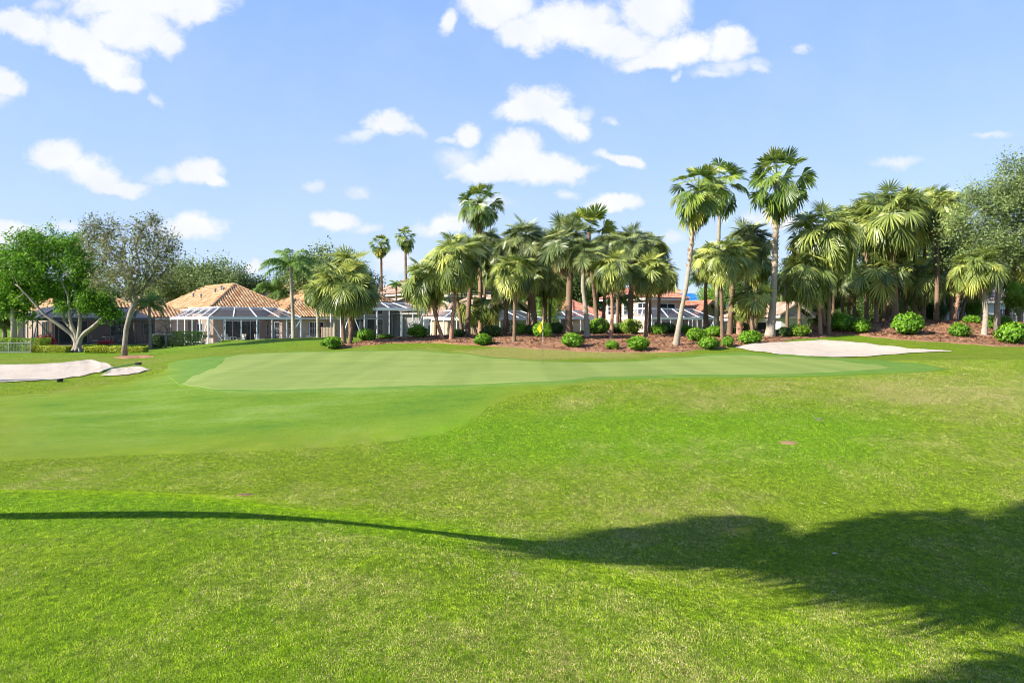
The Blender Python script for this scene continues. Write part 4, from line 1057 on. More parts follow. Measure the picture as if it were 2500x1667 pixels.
local_tree('big grey green oak crown filling the right edge above the palms', 'tree', 'oak_tree', (2290,745), 46,
    [(2300,450,60,60,0,2.2),(2340,420,50,60,0,2.0),(2260,480,60,50,0,2.2),(2230,440,30,26,0,1.0),(2370,480,70,80,.5,2.5),(2310,540,80,55,0,2.4),(2240,550,62,50,0,2.0),(2200,510,40,34,0,1.4),(2380,380,50,50,0,1.6),(2400,560,60,60,0,2.0),(2215,590,40,30,.2,1.4),(2270,600,50,30,0,1.6),(2320,380,24,26,0,.8),(2340,590,50,30,0,1.5)],
    [(2290,700),(2296,660),(2310,600),(2320,550)], 81, .17, n=600, per=60, size=.085, rad=.5, leafmat='oak', barkmat='oakbark', shell=.45)
bt = {}
rT = np.random.default_rng(5)
bt[0] = tree_mesh(101, dome(rT, 3.2, 4.2, 5.0), [np.array(p) for p in [(0, 0, 0), (.1, 0, 1.6), (.2, .1, 3.0)]], .28, n=260, per=110, size=.10, rad=.6, leafmat='oak')
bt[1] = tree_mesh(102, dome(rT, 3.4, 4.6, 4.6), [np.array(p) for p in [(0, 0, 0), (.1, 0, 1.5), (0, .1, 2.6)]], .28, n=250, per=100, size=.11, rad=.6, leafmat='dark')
bt[2] = tree_mesh(103, dome(rT, 2.6, 4.4, 4.0), [np.array(p) for p in [(0, 0, 0), (.1, 0, 1.4), (0, .1, 2.4)]], .22, n=190, per=90, size=.10, rad=.55, leafmat='lime')
GB = 'background trees beyond the houses'
def btree(k, xd, topd, Y, label, w=1.0, rz=0):
    hgt = {0: 7.6, 1: 7.4, 2: 6.6}[k]
    X = px(xd) * Y; z = tz(X, Y); sc = (H + pv(topd) * Y - z) / hgt
    o = place_tree('broadleaf_tree', label, 'tree', bt[k], X, Y, rz, sc, GB)
    o.scale = (sc * w, sc * w, sc)
btree(0, 440, 585, 86, 'rounded olive tree left of the tiled roof peak, beside the half bare oak', 1.15, .3)
btree(0, 505, 587, 84, 'wide olive tree directly above the orange roof of the left centre house', 1.1, 1.4)
btree(1, 570, 622, 88, 'low dark tree at the right shoulder of the left centre roof', 1.1, 2.2)
btree(0, 742, 557, 80, 'tall domed tree behind the clump palms over the middle house', 1.15, .8)
btree(0, 797, 578, 82, 'right shoulder tree of the dome behind the clump palms', .9, 3.0)
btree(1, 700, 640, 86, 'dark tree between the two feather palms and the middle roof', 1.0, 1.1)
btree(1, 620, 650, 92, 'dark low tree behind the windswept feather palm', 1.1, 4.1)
btree(1, 210, 640, 84, 'dark tree behind the ficus over the left house roof', 1.2, 2.5)
btree(0, 345, 628, 88, 'olive tree behind the half bare oak', 1.2, 4.4)
btree(0, 50, 610, 92, 'dim tree at the far left behind the ficus', 1.2, .1)
btree(1, 1140, 650, 96, 'dark tree behind the shaggy palms left of the flag', .9, .4)
btree(1, 1195, 590, 95, 'dark tree filling the gap behind the slim foreground palm', .9, 2.2)
btree(1, 1325, 585, 92, 'dark tree filling the gap right of the thickest trunk', .9, .9)
btree(1, 1065, 600, 91, 'dark tree closing the gap behind the shaggy pair', .8, 3.7)
btree(1, 1720, 600, 74, 'dark tree closing the gap left of the flared trunk', .8, 4.2)
btree(1, 1850, 590, 70, 'dark tree closing the gap right of the tallest palm', .8, 5.2)
btree(0, 2100, 500, 68, 'olive tree top filling the right skyline between palm crowns', .9, 1.7)
btree(2, 1255, 620, 66, 'bright green tree showing between palms right of the flag', .7, 1.9)
btree(1, 1270, 600, 93, 'dark tree behind the thickest palm trunk', .8, 2.9)
btree(1, 1375, 605, 93, 'dark tree between the pale palm trunk and the slender one', .8, 3.3)
btree(0, 1590, 690, 105, 'far tree behind the roof ridge left of the leaning tall trunk', 1.2, 3.9)
btree(2, 1640, 640, 80, 'lime green tree between the two tall trunks', .7, 5.1)
btree(1, 1795, 640, 76, 'dark tree directly behind the flared palm trunk', .8, 1.3)
btree(1, 1880, 650, 78, 'dark tree behind the white gabled house', 1.1, 2.0)
btree(1, 1975, 600, 72, 'dark tree behind the crest clump of palms', 1.0, .6)
btree(1, 2060, 560, 66, 'dark tree under the big round palm crown', .9, 4.7)
btree(1, 2130, 590, 64, 'dark tree behind the palms left of the oak', .9, 5.6)
btree(0, 2190, 640, 82, 'olive tree beyond the right white house', 1.2, .9)
btree(2, 2345, 640, 58, 'lime green feathery tree at the right edge behind the mound', .8, 2.6)
btree(2, 2235, 665, 62, 'lime green young tree left of the dark trunked palm', .55, 1.0)
btree(2, 2075, 700, 62, 'lime green shrub tree in the shade behind the largest bush', .7, 3.6)
btree(1, 1010, 690, 96, 'dark distant tree over the fence of the middle house', 1.0, 5.0)
btree(1, 2010, 660, 62, 'low dark tree directly behind the bright low palm', .9, 3.1)
btree(1, 1935, 700, 60, 'low dark tree filling the shade right of the white gable', .8, 2.1)
btree(1, 2150, 690, 60, 'low dark tree behind the lichen trunk on the mound', .8, .2)

btree(1, 8, 690, 74, 'low dark tree closing the view at the far left edge', .9, 1.0)
btree(1, 80, 700, 76, 'low dark tree behind the left end of the dark porch', .8, 2.3)
btree(1, -60, 690, 66, 'low dark tree cut by the left frame edge', 1.0, .3)
# ---- shrubs
BM = [(bush_mesh(200 + k), stems_mesh(210 + k, .8, .5)) for k in range(4)]
LEG = (bush_mesh(230, .8, .8, .55, 1900, .07, 'hedge', 12), stems_mesh(231, .9, .6))
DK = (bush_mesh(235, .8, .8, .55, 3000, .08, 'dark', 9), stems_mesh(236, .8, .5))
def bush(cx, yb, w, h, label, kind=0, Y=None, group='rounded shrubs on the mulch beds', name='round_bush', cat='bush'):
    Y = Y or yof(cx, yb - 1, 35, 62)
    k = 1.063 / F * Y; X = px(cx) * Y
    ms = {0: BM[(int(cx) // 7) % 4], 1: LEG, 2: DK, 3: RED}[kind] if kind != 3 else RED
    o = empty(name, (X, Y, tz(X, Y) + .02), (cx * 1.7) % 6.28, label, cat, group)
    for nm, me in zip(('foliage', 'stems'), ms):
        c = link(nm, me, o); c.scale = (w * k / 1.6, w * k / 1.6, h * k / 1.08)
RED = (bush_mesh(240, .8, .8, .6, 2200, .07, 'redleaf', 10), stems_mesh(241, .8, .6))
for a in [
 (762,801,54,30,'dense low bush at the left tip of the mulch bed, below the palm clump'),
 (840,784,50,32,'bright bush before the middle pool cage, right of the palm clump'),
 (958,777,54,36,'larger bush at the right end of the middle pool cage'),
 (1110,794,50,30,'bush in front of the two shaggy palm trunks'),
 (1244,777,54,40,'bush directly behind the yellow flag'),
 (1192,771,40,32,'bush between the slim foreground palm and the thick palm behind the flag'),
 (1313,799,60,38,'bush at the mulch edge in front of the thickest palm trunk'),
 (1405,804,36,24,'smallest bush of the front row, low and ragged'),
 (1467,807,64,38,'wide bush at the mulch edge below the two storey house'),
 (1378,769,54,42,'dark bush between the pale trunk and the slender trunk'),
 (1598,787,50,38,'back bush of the group right of the leaning tall trunk'),
 (1628,804,54,34,'front left bush of the group right of the leaning tall trunk'),
 (1672,798,32,28,'small middle bush between the slim pair of palm trunks and the flared trunk'),
 (1724,792,66,36,'wide bush just left of the flared mossy trunk'),
 (1640,776,50,30,'hidden bush behind the slim palm pair'),
 (1979,767,50,38,'round bush alone on the mulch above the bunker'),
 (2086,770,82,58,'largest round bush on the right mulch mound'),
 (2203,776,50,38,'round bush below the strongly leaning palm'),
 (2326,792,76,58,'big bush cut by the right edge'),
 (2291,757,56,36,'bush behind the big one at the right edge'),
 (2232,745,46,22,'low bush behind the front palm with the bent trunk'),
 (2140,735,44,26,'low bush hidden behind the lichen trunk'),
 (1515,770,46,28,'low bush in front of the white cage of the two storey house'),
 (1575,768,44,24,'low bush behind the base of the leaning tall trunk'),
 (885,780,40,14,'very low ground plant under the middle pool cage'),
 (1930,762,66,48,'hedge like bush behind the crest clump of palms')]:
    bush(*a)
bush(1447,770,62,42,'yellowish leggy bush beneath the dark straight palm trunk',1)
bush(1832,776,54,36,'leggy pale bush in front of the white gabled house',1)
bush(1290,765,40,24,'leggy twiggy bush left of the thickest trunk',1)
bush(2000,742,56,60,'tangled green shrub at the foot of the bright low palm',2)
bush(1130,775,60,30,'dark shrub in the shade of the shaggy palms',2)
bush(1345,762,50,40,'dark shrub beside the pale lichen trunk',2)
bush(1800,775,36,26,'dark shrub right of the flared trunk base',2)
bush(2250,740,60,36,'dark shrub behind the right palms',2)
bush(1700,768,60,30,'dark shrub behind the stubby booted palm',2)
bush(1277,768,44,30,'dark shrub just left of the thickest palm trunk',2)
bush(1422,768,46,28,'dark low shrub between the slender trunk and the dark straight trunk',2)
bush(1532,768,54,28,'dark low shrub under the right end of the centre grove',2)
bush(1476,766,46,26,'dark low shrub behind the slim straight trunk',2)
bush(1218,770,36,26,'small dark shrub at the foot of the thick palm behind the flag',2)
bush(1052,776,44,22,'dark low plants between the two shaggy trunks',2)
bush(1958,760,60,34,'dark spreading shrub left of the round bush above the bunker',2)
bush(104,786,46,40,'bright red leaved shrub before the dark screen left of the ficus',3,Y=52.5,group='red leaved shrubs by the left house',name='red_shrub')
bush(245,778,40,24,'deep red shrub between the ficus trunk and the half bare oak',3,Y=54,group='red leaved shrubs by the left house',name='red_shrub')
HM = {}
def hedge(x0, x1, yb, h, label, matk, Y, depth=.7):
    k = 1.063 / F * Y; X = (px(x0) + px(x1)) / 2 * Y; w = (x1 - x0) * k
    me = bush_mesh(int(x0) + 400, w / 2, depth / 2, h * k / 2, int(1500 + w * 1500), .06, matk, box=True)
    o = empty('hedge', (X, Y, tz(X, Y) + .02), 0, label, 'hedge', 'clipped hedges by the left houses')
    link('foliage', me, o)
    mb = MB(); r = np.random.default_rng(int(x0) + 900)
    mb.tube([(-w / 2, 0, .03), (0, .03, .05), (w / 2, 0, .03)], .03, 5, .3)
    for q in range(int(w * 5)):
        x = r.uniform(-w / 2, w / 2); mb.tube([(x, 0, .0), (x + r.normal(0, .1), r.normal(0, .1), h * k * .8)], [.012, .006], 4, .3, cap=False)
    mb.build('stems', M['oakbark'], o)
hedge(-60, 106, 806, 30, 'tall clipped hedge behind the metal railing at the left edge', 'hedge', 50.5, 1.2)
hedge(76, 158, 806, 14, 'low yellow hedge left of the ficus trunk', 'yellowhedge', 49.0)
hedge(200, 336, 806, 13, 'low yellow hedge right of the ficus trunk', 'yellowhedge', 48.5)
hedge(196, 330, 796, 12, 'second low green hedge behind the yellow one', 'hedge', 52.0)
hedge(397, 466, 806, 33, 'dense box hedge at the corner of the white pool cage', 'hedge', 55, 1.6)
hedge(350, 372, 806, 28, 'small dark hedge beside the bins', 'dark', 56, 1.0)
hedge(512, 580, 800, 12, 'low yellowish hedge along the white pool cage', 'hedge', 58.5, .6)
# ================================================================== houses
def stucco(name, c): 
    m, t, b = mat(name)
    n = tnoise(t, 1.2, 5, .6); n2 = tnoise(t, 30, 3, .7)
    cc = ramp(t, n, [(.3, tuple(x * .9 for x in c)), (.7, c)])
    t.links.new(cc, b.inputs['Base Color']); b.inputs['Roughness'].default_value = .9; b.inputs['Specular IOR Level'].default_value = .1
    bump(t, b, n2, .3, .01); return m
def tile_mat(name, stops):
    m, t, b = mat(name)
    n = tnoise(t, .7, 5, .65); n2 = tnoise(t, 12, 4, .7)
    f = tm(t, 'ADD', tm(t, 'MULTIPLY', attr(t), .6), tm(t, 'ADD', tm(t, 'MULTIPLY', tm(t, 'SUBTRACT', n, .3), .55), tm(t, 'MULTIPLY', tm(t, 'SUBTRACT', n2, .5), .35)), True)
    t.links.new(ramp(t, f, stops), b.inputs['Base Color']); b.inputs['Roughness'].default_value = .8; b.inputs['Specular IOR Level'].default_value = .15
    bump(t, b, n2, .4, .01); return m
M['tile_orange'] = tile_mat('orange_roof_tile', [(0, (.25, .12, .055)), (.45, (.46, .28, .145)), (1, (.60, .42, .27))])
M['tile_red'] = tile_mat('red_roof_tile', [(0, (.28, .11, .07)), (.45, (.46, .20, .13)), (1, (.58, .34, .24))])
M['tile_pale'] = tile_mat('pale_roof_tile', [(0, (.26, .17, .12)), (.5, (.42, .30, .23)), (1, (.52, .42, .34))])
M['wall_peach'] = stucco('peach_stucco', (.50, .38, .30))
M['wall_beige'] = stucco('beige_stucco', (.46, .36, .27))
M['wall_grey'] = stucco('grey_stucco', (.40, .37, .36))
M['wall_cream'] = stucco('cream_stucco', (.50, .43, .34))
M['wall_olive'] = stucco('olive_stucco', (.42, .42, .26))
M['wall_white'] = stucco('white_stucco', (.72, .70, .66))
M['white'] = flat_mat('white_aluminium', (.70, .73, .76), .4, .4, .05)
M['bronze'] = flat_mat('bronze_aluminium', (.045, .045, .055), .4, .5, .1)
M['fascia'] = flat_mat('fascia_paint', (.55, .52, .48), .6)
M['concrete'] = flat_mat('patio_concrete', (.38, .36, .33), .9, .1, .12)
M['wood'] = flat_mat('fence_wood', (.42, .33, .24), .85, .1, .2, 4)
M['metal'] = flat_mat('grey_metal', (.20, .22, .22), .45, .4, .1)
M['black'] = flat_mat('black_rubber', (.015, .015, .018), .6)
M['red'] = flat_mat('red_canvas', (.55, .03, .035), .8)
M['tarp'] = flat_mat('blue_tarp', (.02, .22, .75), .5, .4, .15, 2)
M['yellow'] = flat_mat('yellow_nylon', (.62, .50, .01), .6, .3)
M['cushion'] = flat_mat('pale_cushion', (.60, .56, .48), .9)
m, t, b = mat('window_glass')
b.inputs['Base Color'].default_value = rgb(.02, .025, .03); b.inputs['Roughness'].default_value = .08; b.inputs['Specular IOR Level'].default_value = .6
M['glass'] = m
m, t, b = mat('teal_glass')
b.inputs['Base Color'].default_value = rgb(.02, .16, .18); b.inputs['Roughness'].default_value = .12; b.inputs['Specular IOR Level'].default_value = .6
M['teal'] = m
def screen_mat(name, col, op):
    m, t, b = mat(name)
    b.inputs['Base Color'].default_value = rgb(*col); b.inputs['Roughness'].default_value = .7; b.inputs['Specular IOR Level'].default_value = .2
    tr = t.nodes.new('ShaderNodeBsdfTransparent'); mx = t.nodes.new('ShaderNodeMixShader'); mx.inputs[0].default_value = op
    t.links.new(tr.outputs[0], mx.inputs[1]); t.links.new(b.outputs[0], mx.inputs[2]); t.links.new(mx.outputs[0], t.nodes['Material Output'].inputs[0])
    return m
M['screen'] = screen_mat('insect_screen', (.06, .065, .075), .20)
M['screen_roof'] = screen_mat('roof_screen', (.09, .10, .13), .45)
M['dark_screen'] = screen_mat('dark_insect_screen', (.03, .034, .042), .5)
M['dark_roof'] = screen_mat('dark_roof_screen', (.06, .07, .10), .8)

def tiles_on(mb, O, e, s, n, lrange, tmax, cw=.32, ch=.40, seed=1):
    """barrel tiles on a roof plane; lrange(t) gives the extent along the eave at slope distance t"""
    r = np.random.default_rng(seed); V = []; A = []; cnt = 0
    O = np.array(O); e = np.array(e); s = np.array(s); n = np.array(n)
    prof = [(-.5, .0), (-.30, .075), (0, .105), (.30, .075), (.5, .0)]
    for j in range(int(tmax / ch) + 1):
        t0 = j * ch; t1 = min(t0 + ch * 1.12, tmax)
        a0, a1 = lrange(t0 + ch * .5)
        for i in range(int(math.floor(a0 / cw)), int(math.ceil(a1 / cw))):
            c = (i + .5) * cw
            if c < a0 - cw * .1 or c > a1 + cw * .1: continue
            val = r.random()
            for (tt, lift) in ((t0, .035), (t1, .0)):
                for (px_, h) in prof:
                    V.append(O + e * (c + px_ * cw) + s * tt + n * (h * cw / .32 + lift + .01))
            A += [val] * 10; cnt += 1
    if not cnt: return
    b0 = np.arange(cnt)[:, None, None] * 10; k = np.arange(4)[None, :, None]
    f = (b0 + np.concatenate([k, k + 1, k + 6, k + 5], 2)).reshape(-1, 4)
    mb.add(np.array(V), f, A)
    # closed front noses so the lower ends read as round tile mouths
def hip_roof(x0, x1, y0, y1, z, pitch, mb, flat_, gable=None, seed=1, cw=.32, ch=.40):
    """hip roof over the rectangle (eaves included); gable='front' makes the front end a gable"""
    w = x1 - x0; d = y1 - y0; hw = min(w, d) / 2; rise = hw * pitch; sl = math.hypot(hw, rise)
    c_, s_ = hw / sl, rise / sl
    if w <= d: A = np.array([(x0 + x1) / 2, y0 + hw, z + rise]); B = np.array([(x0 + x1) / 2, y1 - hw, z + rise])
    else: A = np.array([x0 + hw, (y0 + y1) / 2, z + rise]); B = np.array([x1 - hw, (y0 + y1) / 2, z + rise])
    if gable == 'front': A = np.array([(x0 + x1) / 2, y0, z + rise])
    P = [np.array(p, float) for p in ((x0, y0, z), (x1, y0, z), (x1, y1, z), (x0, y1, z))]
    if w <= d: planes = [(P[0], P[1], A), (P[1], P[2], B, A), (P[2], P[3], B), (P[3], P[0], A, B)]
    else: planes = [(P[0], P[1], B, A), (P[1], P[2], B), (P[2], P[3], A, B), (P[3], P[0], A)]
    hips = [(P[0], A), (P[1], A if w <= d else B), (P[2], B), (P[3], B if w <= d else A), (A, B)]
    for q, pl in enumerate(planes):
        if gable == 'front' and q == 0: continue
        mb.add(np.array(pl), [tuple(range(len(pl)))], .2)
        e = unit(pl[1] - pl[0]); nn = unit(np.cross(e, pl[-1] - pl[0]));
        if nn[2] < 0: nn = -nn
        s = np.cross(nn, e); s = s if s[2] > 0 else -s
        Ln = np.linalg.norm(pl[1] - pl[0])
        la = (pl[-1] - pl[0]) @ e; ra = (pl[2] - pl[0]) @ e; T = (pl[-1] - pl[0]) @ s
        tiles_on(mb, pl[0], e, s, nn, lambda t, la=la, ra=ra, T=T, Ln=Ln: (la * t / T, Ln + (ra - Ln) * t / T), T, cw, ch, seed + q)
    for (a, b_) in hips:
        if gable == 'front' and (a is P[0] or a is P[1]): pass
        if np.linalg.norm(a - b_) < .05: continue
        m_ = max(2, int(np.linalg.norm(a - b_) / .4))
        for k in range(m_):
            p = a + (b_ - a) * k / m_; q_ = a + (b_ - a) * (k + 1.12) / m_
            mb.tube([p + [0, 0, .09], q_ + [0, 0, .07]], [.13, .11], 7, .35 + .4 * ((k * 37) % 10) / 10)
    # fascia and soffit under the eaves
    for q in range(4):
        if gable == 'front' and q == 0: continue
        a, b_ = P[q], P[(q + 1) % 4]; e = unit(b_ - a); o = np.array([-e[1], e[0], 0]) * .03
        flat_.bar(a + [0, 0, -.11] + o, b_ + [0, 0, -.11] + o, .05, .2)
    flat_.box(x0 + .06, x1 - .06, y0 + .06, y1 - .06, z - .20, z - .15)
    if gable == 'front':
        flat_.bar(P[0] + [0, -.02, -.05], A + [0, -.02, -.05], .06, .22); flat_.bar(P[1] + [0, -.02, -.05], A + [0, -.02, -.05], .06, .22)
    return rise

def window(o, face, c, z0, w, h, at, nx=2, ny=1, glass='glass', kind='window', trim=.06, frame='white'):
    """face 'f': wall at y=at seen from -y, 'l': wall at x=at seen from -x"""
    fm = MB(); pn = MB()
    def B(mb, a0, a1, z0_, z1_, d0, d1):
        if face == 'f': mb.box(a0, a1, at - d1, at - d0, z0_, z1_)
        else: mb.box(at - d1, at - d0, a0, a1, z0_, z1_)
    x0, x1, z1 = c - w / 2, c + w / 2, z0 + h
    B(pn, x0 + .01, x1 - .01, z0 + .01, z1 - .01, .005, .03)
    B(fm, x0 - trim, x0, z0 - trim, z1 + trim, .004, .08); B(fm, x1, x1 + trim, z0 - trim, z1 + trim, .004, .08)
    B(fm, x0, x1, z1, z1 + trim, .004, .08); B(fm, x0, x1, z0 - trim, z0, .004, .08)
    for k in range(1, nx): q = x0 + w * k / nx; B(fm, q - trim * .4, q + trim * .4, z0, z1, .031, .07)
    for k in range(1, ny): q = z0 + h * k / ny; B(fm, x0, x1, q - trim * .3, q + trim * .3, .031, .066)
    f = fm.build(kind, M[frame], o); pn.build('pane', M[glass], f)
    return f

def cage(o, x0, x1, y0, y1, z, h, rise, inset, frame='white', scr='screen', roof='screen_roof', nf=6, nl=5, beam=.24, braces=True, door=None, kick=.3, back=True):
    """screened pool enclosure: posts, eave beam, raised mansard roof"""
    fr = MB()
    zt = z + h
    bw = beam
    fr.box(x0 - .05, x1 + .05, y0 - .07, y0 + .05, zt, zt + bw); fr.box(x0 - .07, x0 + .05, y0 + .05, y1, zt, zt + bw); fr.box(x1 - .05, x1 + .07, y0 + .05, y1, zt, zt + bw)
    zr = zt + bw + rise - .05; zb = zt + bw - .02
    ix0, ix1, iy0, iy1 = x0 + inset, x1 - inset, y0 + inset, y1
    T_ = .09
    fr.bar((ix0, iy0, zr), (ix1, iy0, zr), T_); fr.bar((ix0, iy0, zr), (ix0, iy1, zr), T_); fr.bar((ix1, iy0, zr), (ix1, iy1, zr), T_)
    fr.bar((x0, y0, zb), (ix0, iy0, zr), T_); fr.bar((x1, y0, zb), (ix1, iy0, zr), T_)
    nr = max(2, nf // 2)
    for k in range(1, nr + 1):
        a = k / (nr + 1); fr.bar((x0 + (x1 - x0) * a, y0, zb), (ix0 + (ix1 - ix0) * a, iy0, zr), T_)
        fr.bar((ix0 + (ix1 - ix0) * a, iy0, zr), (ix0 + (ix1 - ix0) * a, iy1, zr), .06)
    for k in range(1, nl):
        a = k / nl; fr.bar((x0, y0 + (y1 - y0) * a, zb), (ix0, iy0 + (iy1 - iy0) * a, zr), T_); fr.bar((x1, y0 + (y1 - y0) * a, zb), (ix1, iy0 + (iy1 - iy0) * a, zr), T_)
        fr.bar((ix0, iy0 + (iy1 - iy0) * a, zr), (ix1, iy0 + (iy1 - iy0) * a, zr), .06)
    fr.box(x0, x1, y0 - .02, y0 + .02, z + kick, z + kick + .05)
    fr.box(x0 - .02, x0 + .02, y0, y1, z + kick, z + kick + .05)
    if braces:
        wb = (x1 - x0) / nf
        fr.bar((x0, y0 - .01, zt), (x0 + wb, y0 - .01, z + .1), .06); fr.bar((x1, y0 - .01, zt), (x1 - wb * 1.1, y0 - .01, z + .1), .06)
        fr.bar((x0 - .01, y0, zt), (x0 - .01, y0 + (y1 - y0) / nl * 1.0, z + .1), .06)
    f = fr.build('pool_cage', M[frame], o)
    for k in range(nf + 1):
        p = MB(); x = x0 + (x1 - x0) * k / nf; wd = .11 if k in (0, nf) else .08
        p.box(x - wd / 2, x + wd / 2, y0 - wd / 2, y0 + wd / 2, z, zt); p.build('post', M[frame], f)
    for k in range(1, nl + 1):
        for xx in (x0, x1):
            p = MB(); y = y0 + (y1 - y0) * k / nl
            p.box(xx - .04, xx + .04, y - .04, y + .04, z, zt); p.build('post', M[frame], f)
    sc = MB()
    sc.add([(x0, y0, z), (x1, y0, z), (x1, y0, zt), (x0, y0, zt)], [(0, 1, 2, 3)]); sc.add([(x0, y1, z), (x0, y0, z), (x0, y0, zt), (x0, y1, zt)], [(0, 1, 2, 3)])
    sc.add([(x1, y0, z), (x1, y1, z), (x1, y1, zt), (x1, y0, zt)], [(0, 1, 2, 3)]); sc.build('screen', M[scr], f)
    rf = MB()
    rf.add([(x0, y0, zb), (x1, y0, zb), (ix1, iy0, zr), (ix0, iy0, zr)], [(0, 1, 2, 3)]); rf.add([(x0, y1, zb), (x0, y0, zb), (ix0, iy0, zr), (ix0, iy1, zr)], [(0, 1, 2, 3)])
    rf.add([(x1, y0, zb), (x1, y1, zb), (ix1, iy1, zr), (ix1, iy0, zr)], [(0, 1, 2, 3)]); rf.add([(ix0, iy0, zr), (ix1, iy0, zr), (ix1, iy1, zr), (ix0, iy1, zr)], [(0, 1, 2, 3)])
    rf.build('screen_roof', M[roof], f)
    return f
def house_root(label, anchor_xd, Y, th, z=.86, group='tiled roof houses behind the green'):
    return empty('house', (px(anchor_xd) * Y, Y, z), R(th), label, 'house', group)
def block(o, x0, x1, y0, y1, eave, pitch, wall='wall_peach', tile='tile_orange', over=.5, z0=-.6, gable=None, seed=1, walls=None, cw=.32, ch=.40):
    """walls and a tiled roof; x0..y1 are eave lines"""
    wb = MB(); a, b_, c, d = x0 + over, x1 - over, y0 + over, y1 - over
    zt = eave - .2
    wb.add([(a, c, z0), (b_, c, z0), (b_, d, z0), (a, d, z0), (a, c, zt), (b_, c, zt), (b_, d, zt), (a, d, zt)], [(0, 1, 5, 4), (1, 2, 6, 5), (2, 3, 7, 6), (3, 0, 4, 7)])
    if gable == 'front':
        hw = (x1 - x0) / 2; wb.add([(a, c, zt), (b_, c, zt), ((a + b_) / 2, c, eave + (hw) * pitch - .12)], [(0, 1, 2)])
    wb.build('wall', M[wall], o)
    rm = MB(); fm = MB(); hip_roof(x0, x1, y0, y1, eave, pitch, rm, fm, gable, seed, cw, ch)
    r_ = rm.build('roof', M[tile], o); fm.build('fascia', M['fascia'], r_)
    return a, b_, c, d, r_
def vent(r_, p, s=.16):
    v = MB(); v.tube([p, (p[0], p[1], p[2] + .3)], [s * .6, s * .6], 8); v.tube([(p[0], p[1], p[2] + .28), (p[0], p[1], p[2] + .42)], [s, s * .9], 10); v.build('vent', M['metal'], r_)
def slab(o, x0, x1, y0, y1, z=.0):
    s = MB(); s.box(x0, x1, y0, y1, -.5, z + .04); s.build('patio_slab', M['concrete'], o)
def patio_chair(o_, lx, ly, rz, label, col='cushion', z=.04):
    # top-level thing, placed through the house's frame
    mw = o_.matrix_basis.copy(); p = mw @ Vector((lx, ly, z))
    c = empty('patio_chair', p, o_.rotation_euler.z + rz, label, 'chair', 'patio chairs inside the pool cages')
    s = MB(); s.box(-.30, .30, -.30, .28, .34, .48); s.build('seat', M[col], c)
    b_ = MB(); b_.bar((0, .27, .45), (0, .40, .95), .56, .10); b_.build('backrest', M[col], c)
    f = MB()
    for sx in (-.31, .31):
        f.bar((sx, -.30, .60), (sx, .32, .60), .05)
    f.bar((-.31, .33, .60), (.31, .33, .60), .05); f.build('arm_frame', M['metal'], c)
    for sx in (-.31, .31):
        for sy in (-.30, .32):
            g_ = MB(); g_.bar((sx, sy, 0), (sx, sy, .6), .045); g_.build('leg', M['metal'], c)
def patio_table(o_, lx, ly, label, z=.04, rr=.55):
    p = o_.matrix_basis @ Vector((lx, ly, z)); c = empty('patio_table', p, 0, label, 'table')
    t_ = MB(); t_.tube([(0, 0, .70), (0, 0, .74)], [rr, rr], 12); t_.f.append([tuple(range(12, 24))]); t_.build('tabletop', M['white'], c)
    for k in range(4):
        a = k * pi / 2 + .5; l_ = MB(); l_.bar((rr * .6 * cos(a), rr * .6 * sin(a), 0), (rr * .5 * cos(a), rr * .5 * sin(a), .70), .04); l_.build('leg', M['white'], c)

# ---------- left centre house with the white pool cage
h2 = house_root('peach house with bright orange tiled hip roof and white framed pool cage, left of centre', 479, 61, 45)
a, b_, c, d, rf = block(h2, 2.3, 10.5, 5.6, 21.5, 3.55, .63, seed=11)
for q in ((3.9, 12.2, 4.75), (4.9, 11.0, 5.30), (5.3, 10.4, 5.6), (5.2, 9.6, 5.4), (4.3, 15.5, 4.95)): vent(rf, q)
window(h2, 'f', 5.6, .12, 3.6, 2.15, c, 4, 1, kind='sliding_door')
window(h2, 'f', 8.9, .8, 1.2, 1.2, c, 2, 2)
window(h2, 'l', 9.5, .5, 1.6, 1.5, a, 2, 2)
a, b_, c, d, _ = block(h2, 7.9, 14.6, 2.4, 10.5, 2.66, .58, seed=21)
window(h2, 'f', 12.2, .25, 1.6, 1.9, c, 3, 3)
window(h2, 'f', 9.4, .25, .8, 1.9, c, 2, 3)
window(h2, 'l', 3.9, .25, .9, 1.9, a, 2, 3)
cage(h2, 0, 8.9, 0, 9.6, 0, 2.42, .95, 1.7, nf=6, nl=5)
slab(h2, -.1, 9.0, -.1, 9.6)
patio_table(h2, 3.2, 3.0, 'round white table inside the left centre white pool cage')
for (x, y, rz, lb) in ((2.2, 2.4, 1.2, 'pale cushioned chair left of the round table in the left centre cage'), (4.3, 3.2, -1.3, 'pale cushioned chair right of the round table in the left centre cage'),
                       (3.3, 4.2, 0, 'pale cushioned chair behind the round table in the left centre cage'), (5.9, 2.6, .3, 'pale high backed chair by the middle post of the left centre cage')):
    patio_chair(h2, x, y, rz, lb)
# ---------- left house with the dark cage
h1 = house_root('peach house with orange tiles and a dark bronze screened porch behind the ficus', 86, 58, 45)
a, b_, c, d, rf = block(h1, 1.6, 10.0, 4.8, 18.0, 3.2, .58, seed=31)
window(h1, 'f', 3.6, .1, 2.6, 2.15, c, 2, 1, kind='sliding_door', frame='fascia')
window(h1, 'f', 7.6, .9, 1.4, 1.3, c, 3, 3)
window(h1, 'l', 8.0, .1, 2.4, 2.1, a, 3, 1, kind='sliding_door')
a, b_, c, d, _ = block(h1, 8.0, 14.0, 3.0, 9.4, 2.6, .58, seed=41)
window(h1, 'f', 9.8, .9, 1.0, 1.1, c, 2, 2)
cage(h1, 0, 9.2, 0, 8.0, 0, 2.3, 1.0, 1.8, frame='bronze', scr='dark_screen', roof='dark_roof', nf=6, nl=4, beam=.26)
slab(h1, -.1, 9.3, -.1, 8.0)
